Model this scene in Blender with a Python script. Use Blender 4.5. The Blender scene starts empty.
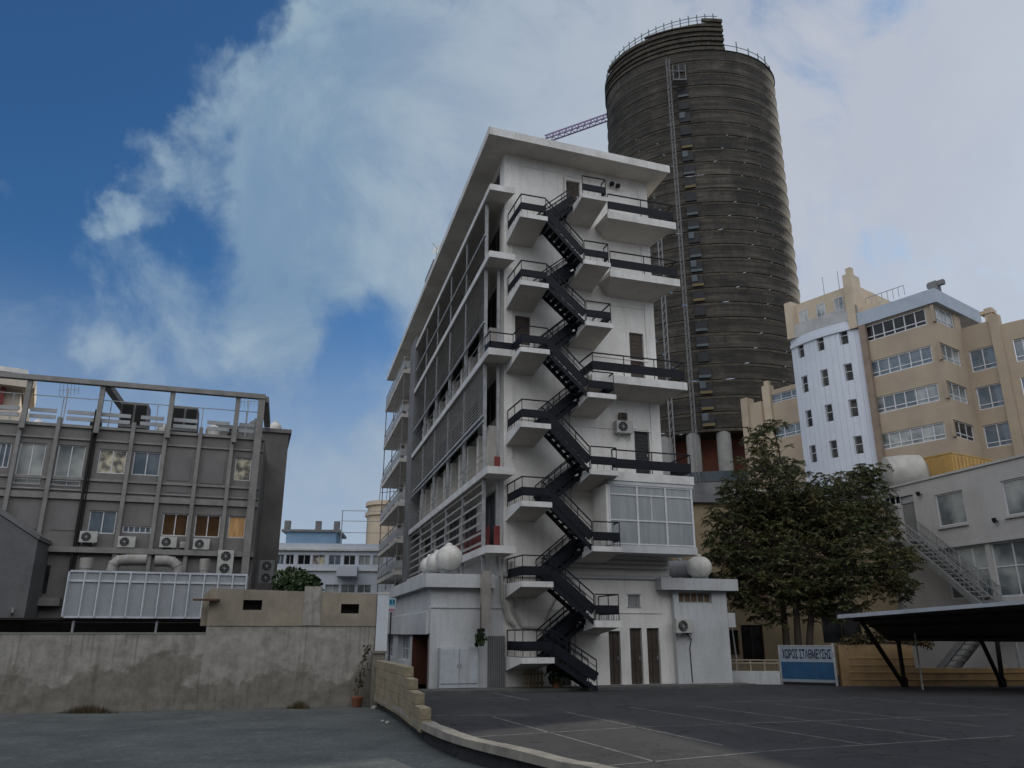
import bpy, bmesh, math, random
from mathutils import Vector, noise
random.seed(7)
scene = bpy.context.scene
COL = scene.collection
PI = math.pi
R = math.radians

# ------------------------------------------------------------------ camera model (used to read real positions off the survey of the photo)
F = 786.0; PITCH = R(17.6); H = 2.1
def ray(px, py):
    a = (px-512)/F; b = (384-py)/F
    return Vector((a, math.cos(PITCH)-b*math.sin(PITCH), math.sin(PITCH)+b*math.cos(PITCH)))
def onz(px, py, z=0.0):
    d = ray(px, py); t = (z-H)/d.z
    return Vector((d.x*t, d.y*t, z))
def atY(px, py, Y):
    d = ray(px, py); t = Y/d.y
    return Vector((d.x*t, Y, H+d.z*t))

# ------------------------------------------------------------------ materials
MATS = {}
def _mat(name):
    m = bpy.data.materials.new(name); m.use_nodes = True
    nt = m.node_tree; b = nt.nodes['Principled BSDF']
    return m, nt, b
def N(nt, t, **k):
    n = nt.nodes.new(t)
    for a, v in k.items(): setattr(n, a, v)
    return n
def surf(name, c, c2=None, rough=.85, metal=0., scale=1.2, streak=.0, grime=(.10,.09,.08), fine=18., bump=.15, spec=.3, contrast=(.38,.66), fineamt=.13):
    """weathered surface: two tones by large noise, run-off streaks, fine grain"""
    if name in MATS: return MATS[name]
    m, nt, b = _mat(name); L = nt.links.new
    if c2 is None: c2 = tuple(x*.78 for x in c)
    tc = N(nt, 'ShaderNodeTexCoord')
    n1 = N(nt, 'ShaderNodeTexNoise'); n1.inputs['Scale'].default_value = scale; n1.inputs['Detail'].default_value = 8; n1.inputs['Roughness'].default_value = .62
    L(tc.outputs['Object'], n1.inputs['Vector'])
    r1 = N(nt, 'ShaderNodeMapRange'); r1.inputs['From Min'].default_value = contrast[0]; r1.inputs['From Max'].default_value = contrast[1]
    L(n1.outputs['Fac'], r1.inputs['Value'])
    mx = N(nt, 'ShaderNodeMix', data_type='RGBA'); mx.inputs['A'].default_value = (*c, 1); mx.inputs['B'].default_value = (*c2, 1)
    L(r1.outputs['Result'], mx.inputs['Factor'])
    out = mx.outputs['Result']
    n2 = N(nt, 'ShaderNodeTexNoise'); n2.inputs['Scale'].default_value = fine; n2.inputs['Detail'].default_value = 5
    L(tc.outputs['Object'], n2.inputs['Vector'])
    r2 = N(nt, 'ShaderNodeMapRange'); r2.inputs['From Min'].default_value = .35; r2.inputs['From Max'].default_value = .7
    r2.inputs['To Min'].default_value = 1.0; r2.inputs['To Max'].default_value = 1-fineamt
    L(n2.outputs['Fac'], r2.inputs['Value'])
    mm = N(nt, 'ShaderNodeMix', data_type='RGBA', blend_type='MULTIPLY'); mm.inputs['Factor'].default_value = 1
    L(out, mm.inputs['A']); L(r2.outputs['Result'], mm.inputs['B']); out = mm.outputs['Result']
    if streak > 0:
        mp = N(nt, 'ShaderNodeMapping'); mp.inputs['Scale'].default_value = (2.6, 2.6, .22)
        L(tc.outputs['Object'], mp.inputs['Vector'])
        n3 = N(nt, 'ShaderNodeTexNoise'); n3.inputs['Scale'].default_value = 1.6; n3.inputs['Detail'].default_value = 7; n3.inputs['Roughness'].default_value = .7
        L(mp.outputs['Vector'], n3.inputs['Vector'])
        r3 = N(nt, 'ShaderNodeMapRange'); r3.inputs['From Min'].default_value = .52; r3.inputs['From Max'].default_value = .78; r3.inputs['To Max'].default_value = streak
        L(n3.outputs['Fac'], r3.inputs['Value'])
        ms = N(nt, 'ShaderNodeMix', data_type='RGBA'); ms.inputs['B'].default_value = (*grime, 1)
        L(r3.outputs['Result'], ms.inputs['Factor']); L(out, ms.inputs['A']); out = ms.outputs['Result']
    L(out, b.inputs['Base Color'])
    b.inputs['Roughness'].default_value = rough; b.inputs['Metallic'].default_value = metal
    b.inputs['Specular IOR Level'].default_value = spec
    if bump:
        bp = N(nt, 'ShaderNodeBump'); bp.inputs['Strength'].default_value = bump; bp.inputs['Distance'].default_value = .02
        L(n2.outputs['Fac'], bp.inputs['Height']); L(bp.outputs['Normal'], b.inputs['Normal'])
    MATS[name] = m; return m
def glass(name, c, c2, rough=.06, scale=.9, vert=False, spec=.8):
    """window pane: dark room or curtain behind a reflecting sheet"""
    if name in MATS: return MATS[name]
    m, nt, b = _mat(name); L = nt.links.new
    tc = N(nt, 'ShaderNodeTexCoord'); mp = N(nt, 'ShaderNodeMapping')
    mp.inputs['Scale'].default_value = (6, 6, .5) if vert else (1, 1, 1)
    L(tc.outputs['Object'], mp.inputs['Vector'])
    n1 = N(nt, 'ShaderNodeTexNoise'); n1.inputs['Scale'].default_value = scale; n1.inputs['Detail'].default_value = 3
    L(mp.outputs['Vector'], n1.inputs['Vector'])
    r1 = N(nt, 'ShaderNodeMapRange'); r1.inputs['From Min'].default_value = .4; r1.inputs['From Max'].default_value = .6
    L(n1.outputs['Fac'], r1.inputs['Value'])
    mx = N(nt, 'ShaderNodeMix', data_type='RGBA'); mx.inputs['A'].default_value = (*c, 1); mx.inputs['B'].default_value = (*c2, 1)
    L(r1.outputs['Result'], mx.inputs['Factor']); L(mx.outputs['Result'], b.inputs['Base Color'])
    n2 = N(nt, 'ShaderNodeTexNoise'); n2.inputs['Scale'].default_value = .8
    L(tc.outputs['Object'], n2.inputs['Vector'])
    bp = N(nt, 'ShaderNodeBump'); bp.inputs['Strength'].default_value = .12; bp.inputs['Distance'].default_value = .05
    L(n2.outputs['Fac'], bp.inputs['Height']); L(bp.outputs['Normal'], b.inputs['Normal'])
    b.inputs['Roughness'].default_value = rough; b.inputs['Specular IOR Level'].default_value = spec
    b.inputs['IOR'].default_value = 1.5
    MATS[name] = m; return m

white = surf('white_render', (.73,.715,.69), (.61,.595,.57), streak=.5, grime=(.33,.30,.26), scale=.7)
whiteb = surf('white_slab_edge', (.64,.64,.63), (.50,.49,.475), streak=.45, grime=(.22,.2,.18), scale=.9)
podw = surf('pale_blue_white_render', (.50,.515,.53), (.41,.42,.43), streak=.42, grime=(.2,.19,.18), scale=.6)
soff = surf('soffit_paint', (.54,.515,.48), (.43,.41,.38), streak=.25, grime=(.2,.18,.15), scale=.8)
greyc = surf('grey_concrete', (.19,.195,.20), (.14,.14,.145), streak=.35, scale=.8)
screenm = surf('weathered_louvre', (.30,.28,.25), (.20,.19,.175), rough=.7, scale=2)
postm = surf('grey_steel_post', (.36,.37,.38), (.24,.245,.25), rough=.6, scale=3)
navy = surf('dark_blue_steel', (.008,.010,.017), (.006,.007,.010), rough=.6, scale=4, spec=.18, fineamt=.15)
black = surf('black_rubber', (.012,.012,.012), rough=.8)
brown = surf('brown_door_wood', (.065,.05,.04), (.045,.034,.028), rough=.6, scale=3)
darkdoor = surf('dark_louvre_door', (.022,.022,.024), (.015,.015,.016), rough=.5, scale=3)
steel = surf('galvanised_steel', (.34,.35,.36), (.25,.255,.26), rough=.5, metal=.4, scale=4, spec=.5)
tankw = surf('white_fibreglass', (.66,.65,.62), (.52,.50,.46), rough=.5, scale=2.5, streak=.3, grime=(.25,.22,.18))
acw = surf('cream_ac_casing', (.48,.48,.46), (.36,.36,.34), rough=.5, scale=4, streak=.2)
offc = surf('grey_office_wall', (.185,.178,.172), (.15,.144,.14), scale=.7, streak=.35, grime=(.09,.085,.08))
offp = surf('grey_office_panel', (.175,.17,.172), (.145,.14,.14), scale=.5, streak=.2, grime=(.09,.085,.08))
offd = surf('office_side_wall', (.17,.165,.16), (.125,.12,.115), scale=.6, streak=.3, grime=(.04,.04,.04))
pil = surf('grey_pilaster', (.24,.235,.23), (.18,.175,.17), scale=1.5, streak=.3)
wf = surf('white_window_frame', (.58,.60,.63), (.5,.5,.52), rough=.5, scale=4, bump=0)
g_brown = glass('glass_brown_room', (.045,.024,.012), (.075,.042,.02), spec=.25)
g_curt = glass('glass_with_curtain', (.55,.50,.38), (.12,.12,.11), scale=2.2, spec=.5)
g_blind = glass('glass_orange_blind', (.62,.36,.15), (.45,.26,.11), vert=True, scale=2, rough=.2)
g_dark = glass('glass_dark', (.012,.013,.015), (.03,.03,.032), spec=.3)
g_room = glass('glass_dusty_dark', (.02,.02,.022), (.05,.048,.045), rough=.5, spec=.2)
g_blue = glass('glass_blue_grey', (.08,.11,.14), (.14,.17,.20))
g_grey = glass('glass_grey_blind', (.36,.38,.37), (.09,.11,.12), rough=.12, scale=.45)
g_bay = glass('glass_frosted_bay', (.24,.26,.265), (.19,.21,.22), rough=.22, vert=True)
tan = surf('tan_render', (.40,.325,.245), (.33,.27,.205), scale=.35, streak=.14, grime=(.28,.2,.14))
tan2 = surf('cream_render', (.50,.42,.32), (.42,.35,.26), scale=.6, streak=.25, grime=(.2,.17,.13))
bluew = surf('pale_blue_cladding', (.56,.60,.67), (.50,.54,.61), scale=.4, streak=.22, grime=(.28,.29,.31))
wbw = surf('white_right_wall', (.47,.46,.45), (.40,.39,.38), scale=.5, streak=.22, grime=(.2,.19,.18))
beige = surf('beige_wall', (.34,.27,.17), (.26,.21,.14), scale=.6, streak=.3, grime=(.12,.10,.08))
yell = surf('yellow_stone', (.27,.175,.085), (.18,.12,.065), scale=1.5, streak=.3)
yellm = surf('yellow_paint', (.40,.25,.08), (.32,.20,.07), rough=.55, scale=1.2, streak=.25, grime=(.25,.15,.05))
redp = surf('red_panel', (.20,.04,.035), (.14,.03,.03), rough=.6)
blues = surf('blue_paint', (.012,.075,.17), (.012,.055,.13), rough=.6, scale=2, streak=.2)
whitep = surf('white_sheet_metal', (.29,.31,.335), (.25,.27,.29), rough=.5, scale=1, streak=.22, grime=(.22,.23,.25))
net = surf('scaffold_net', (.072,.055,.038), (.045,.040,.032), rough=.95, scale=.55, fine=3.5, fineamt=.55, streak=.3, grime=(.02,.022,.018))
def netmat():
    m, nt, b = _mat('scaffold_netting'); L = nt.links.new; tc = N(nt, 'ShaderNodeTexCoord')
    def nz(sc, scale, det=6):
        mp = N(nt, 'ShaderNodeMapping'); mp.inputs['Scale'].default_value = sc; L(tc.outputs['Object'], mp.inputs['Vector'])
        n = N(nt, 'ShaderNodeTexNoise'); n.inputs['Scale'].default_value = scale; n.inputs['Detail'].default_value = det; n.inputs['Roughness'].default_value = .65; L(mp.outputs[0], n.inputs['Vector']); return n.outputs['Fac']
    a = nz((.12,.12,1.6), 1.3); c = nz((.5,.5,.16), 1.0); f = nz((1,1,1), 2.5)
    cr = N(nt, 'ShaderNodeValToRGB'); e = cr.color_ramp; e.elements[0].position = .36; e.elements[0].color = (.016,.015,.013,1); e.elements[1].position = .66; e.elements[1].color = (.060,.053,.042,1)
    k = e.elements.new(.5); k.color = (.032,.028,.023,1); L(a, cr.inputs['Fac'])
    r = N(nt, 'ShaderNodeMapRange'); r.inputs['From Min'].default_value = .35; r.inputs['From Max'].default_value = .65; r.inputs['To Min'].default_value = .65; r.inputs['To Max'].default_value = 1.25; L(c, r.inputs['Value'])
    r2 = N(nt, 'ShaderNodeMapRange'); r2.inputs['From Min'].default_value = .35; r2.inputs['From Max'].default_value = .65; r2.inputs['To Min'].default_value = .75; r2.inputs['To Max'].default_value = 1.2; L(f, r2.inputs['Value'])
    m1 = N(nt, 'ShaderNodeMix', data_type='RGBA', blend_type='MULTIPLY'); m1.inputs['Factor'].default_value = 1; L(cr.outputs[0], m1.inputs['A']); L(r.outputs[0], m1.inputs['B'])
    m2 = N(nt, 'ShaderNodeMix', data_type='RGBA', blend_type='MULTIPLY'); m2.inputs['Factor'].default_value = 1; L(m1.outputs['Result'], m2.inputs['A']); L(r2.outputs[0], m2.inputs['B'])
    mp = N(nt, 'ShaderNodeMapping'); mp.inputs['Scale'].default_value = (.22,.22,.30); L(tc.outputs['Object'], mp.inputs['Vector'])
    vo = N(nt, 'ShaderNodeTexVoronoi', distance='CHEBYCHEV'); vo.inputs['Scale'].default_value = 1.0; L(mp.outputs[0], vo.inputs['Vector'])
    r5 = N(nt, 'ShaderNodeMapRange'); L(vo.outputs['Color'], r5.inputs['Value']); r5.inputs['To Min'].default_value = .6; r5.inputs['To Max'].default_value = 1.45
    m5 = N(nt, 'ShaderNodeMix', data_type='RGBA', blend_type='MULTIPLY'); m5.inputs['Factor'].default_value = 1; L(m2.outputs['Result'], m5.inputs['A']); L(r5.outputs[0], m5.inputs['B'])
    L(m5.outputs['Result'], b.inputs['Base Color']); b.inputs['Roughness'].default_value = .9; return m
net = netmat()
netl = surf('slab_edge_behind_net', (.088,.076,.058), (.040,.036,.030), rough=.95, scale=.8, fine=4, fineamt=.5)
bark = surf('bark', (.075,.058,.045), (.045,.036,.03), scale=4, bump=.6)
terr = surf('terracotta', (.22,.09,.05), rough=.8)

def stained_wall():
    """concrete render with old patches: damp tide line of darker render low down, pale upper coat"""
    m, nt, b = _mat('patched_concrete_render'); L = nt.links.new
    tc = N(nt, 'ShaderNodeTexCoord'); sp = N(nt, 'ShaderNodeSeparateXYZ'); L(tc.outputs['Object'], sp.inputs['Vector'])
    n1 = N(nt, 'ShaderNodeTexNoise'); n1.inputs['Scale'].default_value = .38; n1.inputs['Detail'].default_value = 9; n1.inputs['Roughness'].default_value = .62
    L(tc.outputs['Object'], n1.inputs['Vector'])
    a = N(nt, 'ShaderNodeMath', operation='MULTIPLY_ADD'); a.inputs[1].default_value = 4.6; a.inputs[2].default_value = -1.05
    L(n1.outputs['Fac'], a.inputs[0])
    s = N(nt, 'ShaderNodeMath', operation='SUBTRACT'); L(a.outputs[0], s.inputs[0]); L(sp.outputs['Z'], s.inputs[1])
    r = N(nt, 'ShaderNodeMapRange'); r.inputs['From Min'].default_value = -.05; r.inputs['From Max'].default_value = .12; L(s.outputs[0], r.inputs['Value'])
    mx = N(nt, 'ShaderNodeMix', data_type='RGBA'); mx.inputs['A'].default_value = (.29,.275,.25,1); mx.inputs['B'].default_value = (.19,.175,.15,1)
    L(r.outputs['Result'], mx.inputs['Factor'])
    n2 = N(nt, 'ShaderNodeTexNoise'); n2.inputs['Scale'].default_value = 2.4; n2.inputs['Detail'].default_value = 9; n2.inputs['Roughness'].default_value = .7
    L(tc.outputs['Object'], n2.inputs['Vector'])
    r2 = N(nt, 'ShaderNodeMapRange'); r2.inputs['From Min'].default_value = .35; r2.inputs['From Max'].default_value = .68; r2.inputs['To Min'].default_value = 1.15; r2.inputs['To Max'].default_value = .6
    L(n2.outputs['Fac'], r2.inputs['Value'])
    m2 = N(nt, 'ShaderNodeMix', data_type='RGBA', blend_type='MULTIPLY'); m2.inputs['Factor'].default_value = 1
    L(mx.outputs['Result'], m2.inputs['A']); L(r2.outputs['Result'], m2.inputs['B'])
    mp = N(nt, 'ShaderNodeMapping'); mp.inputs['Scale'].default_value = (5, 5, .35); L(tc.outputs['Object'], mp.inputs['Vector'])
    n3 = N(nt, 'ShaderNodeTexNoise'); n3.inputs['Scale'].default_value = 1.5; n3.inputs['Detail'].default_value = 6; L(mp.outputs['Vector'], n3.inputs['Vector'])
    r3 = N(nt, 'ShaderNodeMapRange'); r3.inputs['From Min'].default_value = .55; r3.inputs['From Max'].default_value = .75; r3.inputs['To Max'].default_value = .55
    L(n3.outputs['Fac'], r3.inputs['Value'])
    m3 = N(nt, 'ShaderNodeMix', data_type='RGBA'); m3.inputs['B'].default_value = (.08,.075,.065,1)
    L(r3.outputs['Result'], m3.inputs['Factor']); L(m2.outputs['Result'], m3.inputs['A'])
    L(m3.outputs['Result'], b.inputs['Base Color']); b.inputs['Roughness'].default_value = .95
    bp = N(nt, 'ShaderNodeBump'); bp.inputs['Strength'].default_value = .5; bp.inputs['Distance'].default_value = .03
    L(n2.outputs['Fac'], bp.inputs['Height']); L(bp.outputs['Normal'], b.inputs['Normal'])
    return m
wallm = stained_wall()
def groundmat(name, c, c2, c3, big=.18, fine=22, rough=.92, patch=.9, crack=.9):
    m, nt, b = _mat(name); L = nt.links.new
    tc = N(nt, 'ShaderNodeTexCoord')
    def nz(s, d=8, r=.6):
        n = N(nt, 'ShaderNodeTexNoise'); n.inputs['Scale'].default_value = s; n.inputs['Detail'].default_value = d; n.inputs['Roughness'].default_value = r
        L(tc.outputs['Object'], n.inputs['Vector']); return n
    a = nz(big); f = nz(fine, 6, .7); g = nz(1.7, 9, .7)
    r = N(nt, 'ShaderNodeMapRange'); r.inputs['From Min'].default_value = .38; r.inputs['From Max'].default_value = .64; L(a.outputs['Fac'], r.inputs['Value'])
    mx = N(nt, 'ShaderNodeMix', data_type='RGBA'); mx.inputs['A'].default_value = (*c, 1); mx.inputs['B'].default_value = (*c2, 1); L(r.outputs['Result'], mx.inputs['Factor'])
    r2 = N(nt, 'ShaderNodeMapRange'); r2.inputs['From Min'].default_value = .55; r2.inputs['From Max'].default_value = .72; r2.inputs['To Max'].default_value = patch; L(g.outputs['Fac'], r2.inputs['Value'])
    m2 = N(nt, 'ShaderNodeMix', data_type='RGBA'); m2.inputs['B'].default_value = (*c3, 1); L(r2.outputs['Result'], m2.inputs['Factor']); L(mx.outputs['Result'], m2.inputs['A'])
    r3 = N(nt, 'ShaderNodeMapRange'); r3.inputs['From Min'].default_value = .3; r3.inputs['From Max'].default_value = .7; r3.inputs['To Min'].default_value = .72; r3.inputs['To Max'].default_value = 1.3; L(f.outputs['Fac'], r3.inputs['Value'])
    m3 = N(nt, 'ShaderNodeMix', data_type='RGBA', blend_type='MULTIPLY'); m3.inputs['Factor'].default_value = 1; L(m2.outputs['Result'], m3.inputs['A']); L(r3.outputs['Result'], m3.inputs['B'])
    wrp = nz(1.1, 5); wv_ = N(nt, 'ShaderNodeVectorMath', operation='SCALE'); L(wrp.outputs['Color'], wv_.inputs[0]); wv_.inputs['Scale'].default_value = 1.4
    wa_ = N(nt, 'ShaderNodeVectorMath', operation='ADD'); L(tc.outputs['Object'], wa_.inputs[0]); L(wv_.outputs[0], wa_.inputs[1])
    vo = N(nt, 'ShaderNodeTexVoronoi', feature='DISTANCE_TO_EDGE'); vo.inputs['Scale'].default_value = .42; L(wa_.outputs[0], vo.inputs['Vector'])
    vr = N(nt, 'ShaderNodeMapRange'); vr.inputs['From Min'].default_value = .004; vr.inputs['From Max'].default_value = .016; vr.inputs['To Min'].default_value = crack; vr.inputs['To Max'].default_value = 1; L(vo.outputs['Distance'], vr.inputs['Value'])
    oil = nz(.9, 3, .5); orr = N(nt, 'ShaderNodeMapRange'); orr.inputs['From Min'].default_value = .64; orr.inputs['From Max'].default_value = .70; orr.inputs['To Min'].default_value = 1; orr.inputs['To Max'].default_value = crack+.1; L(oil.outputs['Fac'], orr.inputs['Value'])
    mk = N(nt, 'ShaderNodeMath', operation='MULTIPLY'); L(vr.outputs[0], mk.inputs[0]); L(orr.outputs[0], mk.inputs[1])
    m4 = N(nt, 'ShaderNodeMix', data_type='RGBA', blend_type='MULTIPLY'); m4.inputs['Factor'].default_value = 1; L(m3.outputs['Result'], m4.inputs['A']); L(mk.outputs[0], m4.inputs['B']); m3 = m4
    L(m3.outputs['Result'], b.inputs['Base Color']); b.inputs['Roughness'].default_value = rough; b.inputs['Specular IOR Level'].default_value = .25
    bp = N(nt, 'ShaderNodeBump'); bp.inputs['Strength'].default_value = .5; bp.inputs['Distance'].default_value = .02; L(f.outputs['Fac'], bp.inputs['Height']); L(bp.outputs['Normal'], b.inputs['Normal'])
    MATS[name] = m; return m
asph = groundmat('old_asphalt', (.040,.040,.043), (.026,.026,.029), (.072,.070,.067), patch=.75, crack=.5)
grav = groundmat('dusty_gravel', (.092,.100,.098), (.062,.069,.070), (.135,.137,.128), big=.5, fine=9, patch=.9)
earth = groundmat('pale_earth', (.10,.095,.085), (.08,.075,.07), (.13,.12,.1))
pave = groundmat('worn_pavement', (.10,.10,.098), (.075,.075,.075), (.14,.135,.13), big=.8)
paint = surf('worn_line_paint', (.20,.20,.19), (.08,.08,.08), scale=2.2, fineamt=.5, contrast=(.42,.64))

# ------------------------------------------------------------------ mesh builder
class MB:
    def __init__(s): s.v = []; s.f = []
    def quad(s, *p):
        i = len(s.v); s.v += [Vector(q) for q in p]; s.f.append(tuple(range(i, i+len(p))))
    def hexa(s, p):          # 4 bottom, 4 top
        i = len(s.v); s.v += [Vector(q) for q in p]
        for f in ((0,3,2,1),(4,5,6,7),(0,1,5,4),(1,2,6,5),(2,3,7,6),(3,0,4,7)): s.f.append(tuple(i+k for k in f))
    def box(s, fr, u0, u1, w0, w1, z0, z1):
        P = fr.P
        s.hexa([P(u0,w0,z0),P(u1,w0,z0),P(u1,w1,z0),P(u0,w1,z0),P(u0,w0,z1),P(u1,w0,z1),P(u1,w1,z1),P(u0,w1,z1)])
    def bar(s, a, b, t, t2=None):
        a = Vector(a); b = Vector(b); d = (b-a)
        if d.length < 1e-6: return
        d.normalize(); up = Vector((0,0,1)) if abs(d.z) < .95 else Vector((1,0,0))
        x = d.cross(up).normalized(); y = x.cross(d).normalized(); t2 = t2 or t
        x *= t/2; y *= t2/2
        s.hexa([a-x-y,a+x-y,a+x+y,a-x+y,b-x-y,b+x-y,b+x+y,b-x+y])
    def tube(s, pts, rad, n=8, cap=True):
        pts = [Vector(p) for p in pts]; rr = rad if isinstance(rad, (list, tuple)) else [rad]*len(pts)
        rings = []; ref = None
        for k, p in enumerate(pts):
            d = (pts[min(k+1, len(pts)-1)]-pts[max(k-1, 0)]).normalized()
            if ref is None: ref = Vector((0,0,1)) if abs(d.z) < .9 else Vector((1,0,0))
            x = d.cross(ref); x.normalize(); y = d.cross(x).normalized()
            ref = y.cross(d) if False else ref
            if abs(d.dot(ref)) > .97: ref = Vector((1,0,0)) if abs(d.x) < .9 else Vector((0,1,0)); x = d.cross(ref).normalized(); y = d.cross(x).normalized()
            i = len(s.v)
            for q in range(n):
                a = 2*PI*q/n; s.v.append(p+(x*math.cos(a)+y*math.sin(a))*rr[k])
            rings.append(i)
        for k in range(len(rings)-1):
            for q in range(n):
                s.f.append((rings[k]+q, rings[k]+(q+1)%n, rings[k+1]+(q+1)%n, rings[k+1]+q))
        if cap:
            s.f.append(tuple(rings[0]+q for q in range(n))[::-1]); s.f.append(tuple(rings[-1]+q for q in range(n)))
    def lathe(s, o, prof, axis=Vector((0,0,1)), n=24):
        """prof: list of (distance along axis, radius)"""
        axis = axis.normalized(); ref = Vector((0,0,1)) if abs(axis.z) < .9 else Vector((1,0,0))
        x = axis.cross(ref).normalized(); y = axis.cross(x); rings = []
        for (h, r) in prof:
            i = len(s.v)
            for q in range(n):
                a = 2*PI*q/n; s.v.append(Vector(o)+axis*h+(x*math.cos(a)+y*math.sin(a))*max(r, .001))
            rings.append(i)
        for k in range(len(rings)-1):
            for q in range(n): s.f.append((rings[k]+q, rings[k]+(q+1)%n, rings[k+1]+(q+1)%n, rings[k+1]+q))
        s.f.append(tuple(rings[0]+q for q in range(n))[::-1]); s.f.append(tuple(rings[-1]+q for q in range(n)))
    def prism(s, pts, z0, z1):
        n = len(pts); i = len(s.v)
        for z in (z0, z1): s.v += [Vector((p[0], p[1], z)) for p in pts]
        s.f.append(tuple(i+k for k in range(n))[::-1]); s.f.append(tuple(i+n+k for k in range(n)))
        for k in range(n): s.f.append((i+k, i+(k+1)%n, i+n+(k+1)%n, i+n+k))
    def wall(s, fr, u0, u1, z0, z1, ops=(), depth=.2, w=0.0, thick=None):
        """front face with openings (u0,u1,z0,z1) cut out and reveals running back"""
        P = fr.P
        us = sorted(set([u0, u1]+[min(max(t, u0), u1) for o in ops for t in o[:2]])); zs = sorted(set([z0, z1]+[min(max(t, z0), z1) for o in ops for t in o[2:4]]))
        for a, b in zip(us[:-1], us[1:]):
            if b-a < 1e-5: continue
            for c, d in zip(zs[:-1], zs[1:]):
                if d-c < 1e-5: continue
                m = ((a+b)/2, (c+d)/2)
                if any(o[0] < m[0] < o[1] and o[2] < m[1] < o[3] for o in ops): continue
                s.quad(P(a,w,c), P(b,w,c), P(b,w,d), P(a,w,d))
        for o in ops:
            a, b, c, d = o[:4]; q = w-depth
            s.quad(P(a,w,c), P(a,q,c), P(a,q,d), P(a,w,d)); s.quad(P(b,w,c), P(b,w,d), P(b,q,d), P(b,q,c))
            s.quad(P(a,w,c), P(b,w,c), P(b,q,c), P(a,q,c)); s.quad(P(a,w,d), P(a,q,d), P(b,q,d), P(b,w,d))
            s.quad(P(a,q,c), P(b,q,c), P(b,q,d), P(a,q,d))
    def sphere(s, c, r, n=20, m=12, sz=1.0):
        s.lathe(c, [(-r*sz*math.cos(PI*k/m), r*math.sin(PI*k/m)) for k in range(m+1)], n=n)
    def build(s, name, mat, parent=None, smooth=False, bevel=0):
        me = bpy.data.meshes.new(name)
        off = Vector((0,0,0)); p = parent
        while p is not None: off += Vector(p.location); p = p.parent
        me.from_pydata([tuple(q-off) for q in s.v], [], s.f)
        bm = bmesh.new(); bm.from_mesh(me)
        bmesh.ops.remove_doubles(bm, verts=bm.verts, dist=.0004)
        bmesh.ops.recalc_face_normals(bm, faces=bm.faces); bm.to_mesh(me); bm.free()
        if smooth:
            for p_ in me.polygons: p_.use_smooth = True
            try: me.set_sharp_from_angle(angle=R(40))
            except Exception: pass
        me.materials.append(mat)
        o = bpy.data.objects.new(name, me); COL.objects.link(o)
        if parent is not None: o.parent = parent
        if bevel:
            md = o.modifiers.new('bevel', 'BEVEL'); md.width = bevel; md.segments = 2; md.limit_method = 'ANGLE'
        return o
def build_each(s, name, mat, parent=None, **k):
    par = list(range(len(s.v)))
    def fd(i):
        while par[i] != i: par[i] = par[par[i]]; i = par[i]
        return i
    for f in s.f:
        a = fd(f[0])
        for q in f[1:]: par[fd(q)] = a
    groups = {}
    for f in s.f: groups.setdefault(fd(f[0]), []).append(f)
    outs = []
    for fs in groups.values():
        m = MB(); ids = sorted({i for f in fs for i in f}); mp = {i: n for n, i in enumerate(ids)}
        m.v = [s.v[i] for i in ids]; m.f = [tuple(mp[i] for i in f) for f in fs]
        outs.append(m.build(name, mat, parent, **k))
    return outs
MB.build_each = build_each
class Fr:
    """vertical reference plane: u along az, w outwards, z up"""
    def __init__(s, o, az, side=1):
        s.o = Vector((o[0], o[1], 0)); s.az = az
        s.a = Vector((math.sin(R(az)), math.cos(R(az)), 0)); s.n = Vector((s.a.y, -s.a.x, 0))*side
    def P(s, u, w, z): 
        q = s.o+s.a*u+s.n*w; return Vector((q.x, q.y, z))
    def px(s, x, y, w=0.0):
        o = s.o+s.n*w; d = ray(x, y); t = (o.x*s.n.x+o.y*s.n.y)/(d.x*s.n.x+d.y*s.n.y)
        p = Vector((d.x*t, d.y*t, H+d.z*t)); q = p-o; q.z = 0
        return q.dot(s.a), p.z
    def rect(s, x0, y0, x1, y1, w=0.0):
        a = s.px(x0, y0, w); b = s.px(x1, y1, w); c = s.px(x0, y1, w); d = s.px(x1, y0, w)
        return ((a[0]+c[0])/2, (b[0]+d[0])/2, (c[1]+b[1])/2, (a[1]+d[1])/2)
    def rot(s): return R(90-s.az)
def tag(o, label=None, cat=None, group=None, kind=None):
    if label: o['label'] = label
    if cat: o['category'] = cat
    if group: o['group'] = group
    if kind: o['kind'] = kind
    return o
def thing(name, loc, label, cat, group=None, rotz=0):
    o = bpy.data.objects.new(name, None); o.empty_display_size = .3
    o.location = loc; o.rotation_euler = (0, 0, rotz); COL.objects.link(o)
    return tag(o, label, cat, group)
def copy_tree(o, parent=None):
    c = o.copy(); COL.objects.link(c); c.parent = parent
    for ch in list(o.children): copy_tree(ch, c)
    return c
ORI = Fr((0,0,0), 90)      # u = +x, w = -y
def window(fr, u0, u1, z0, z1, parent, w=-.12, nu=2, rows=(), fm=None, pm=None, t=.055, name='window', dt=.06):
    m = MB(); fm = fm or wf; pm = pm or g_dark
    m.box(fr, u0, u0+t, w, w+dt, z0, z1); m.box(fr, u1-t, u1, w, w+dt, z0, z1)
    m.box(fr, u0+t, u1-t, w, w+dt, z0, z0+t); m.box(fr, u0+t, u1-t, w, w+dt, z1-t, z1)
    for k in range(1, nu):
        u = u0+(u1-u0)*k/nu; m.box(fr, u-t*.45, u+t*.45, w, w+dt*.85, z0+t, z1-t)
    for r in rows:
        z = z0+(z1-z0)*r; m.box(fr, u0+t, u1-t, w, w+dt*.8, z-t*.4, z+t*.4)
    o = m.build(name, fm, parent)
    p = MB(); p.box(fr, u0+t*.5, u1-t*.5, w+.004, w+.02, z0+t*.5, z1-t*.5)
    p.build('pane', pm, o)
    return o

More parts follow.
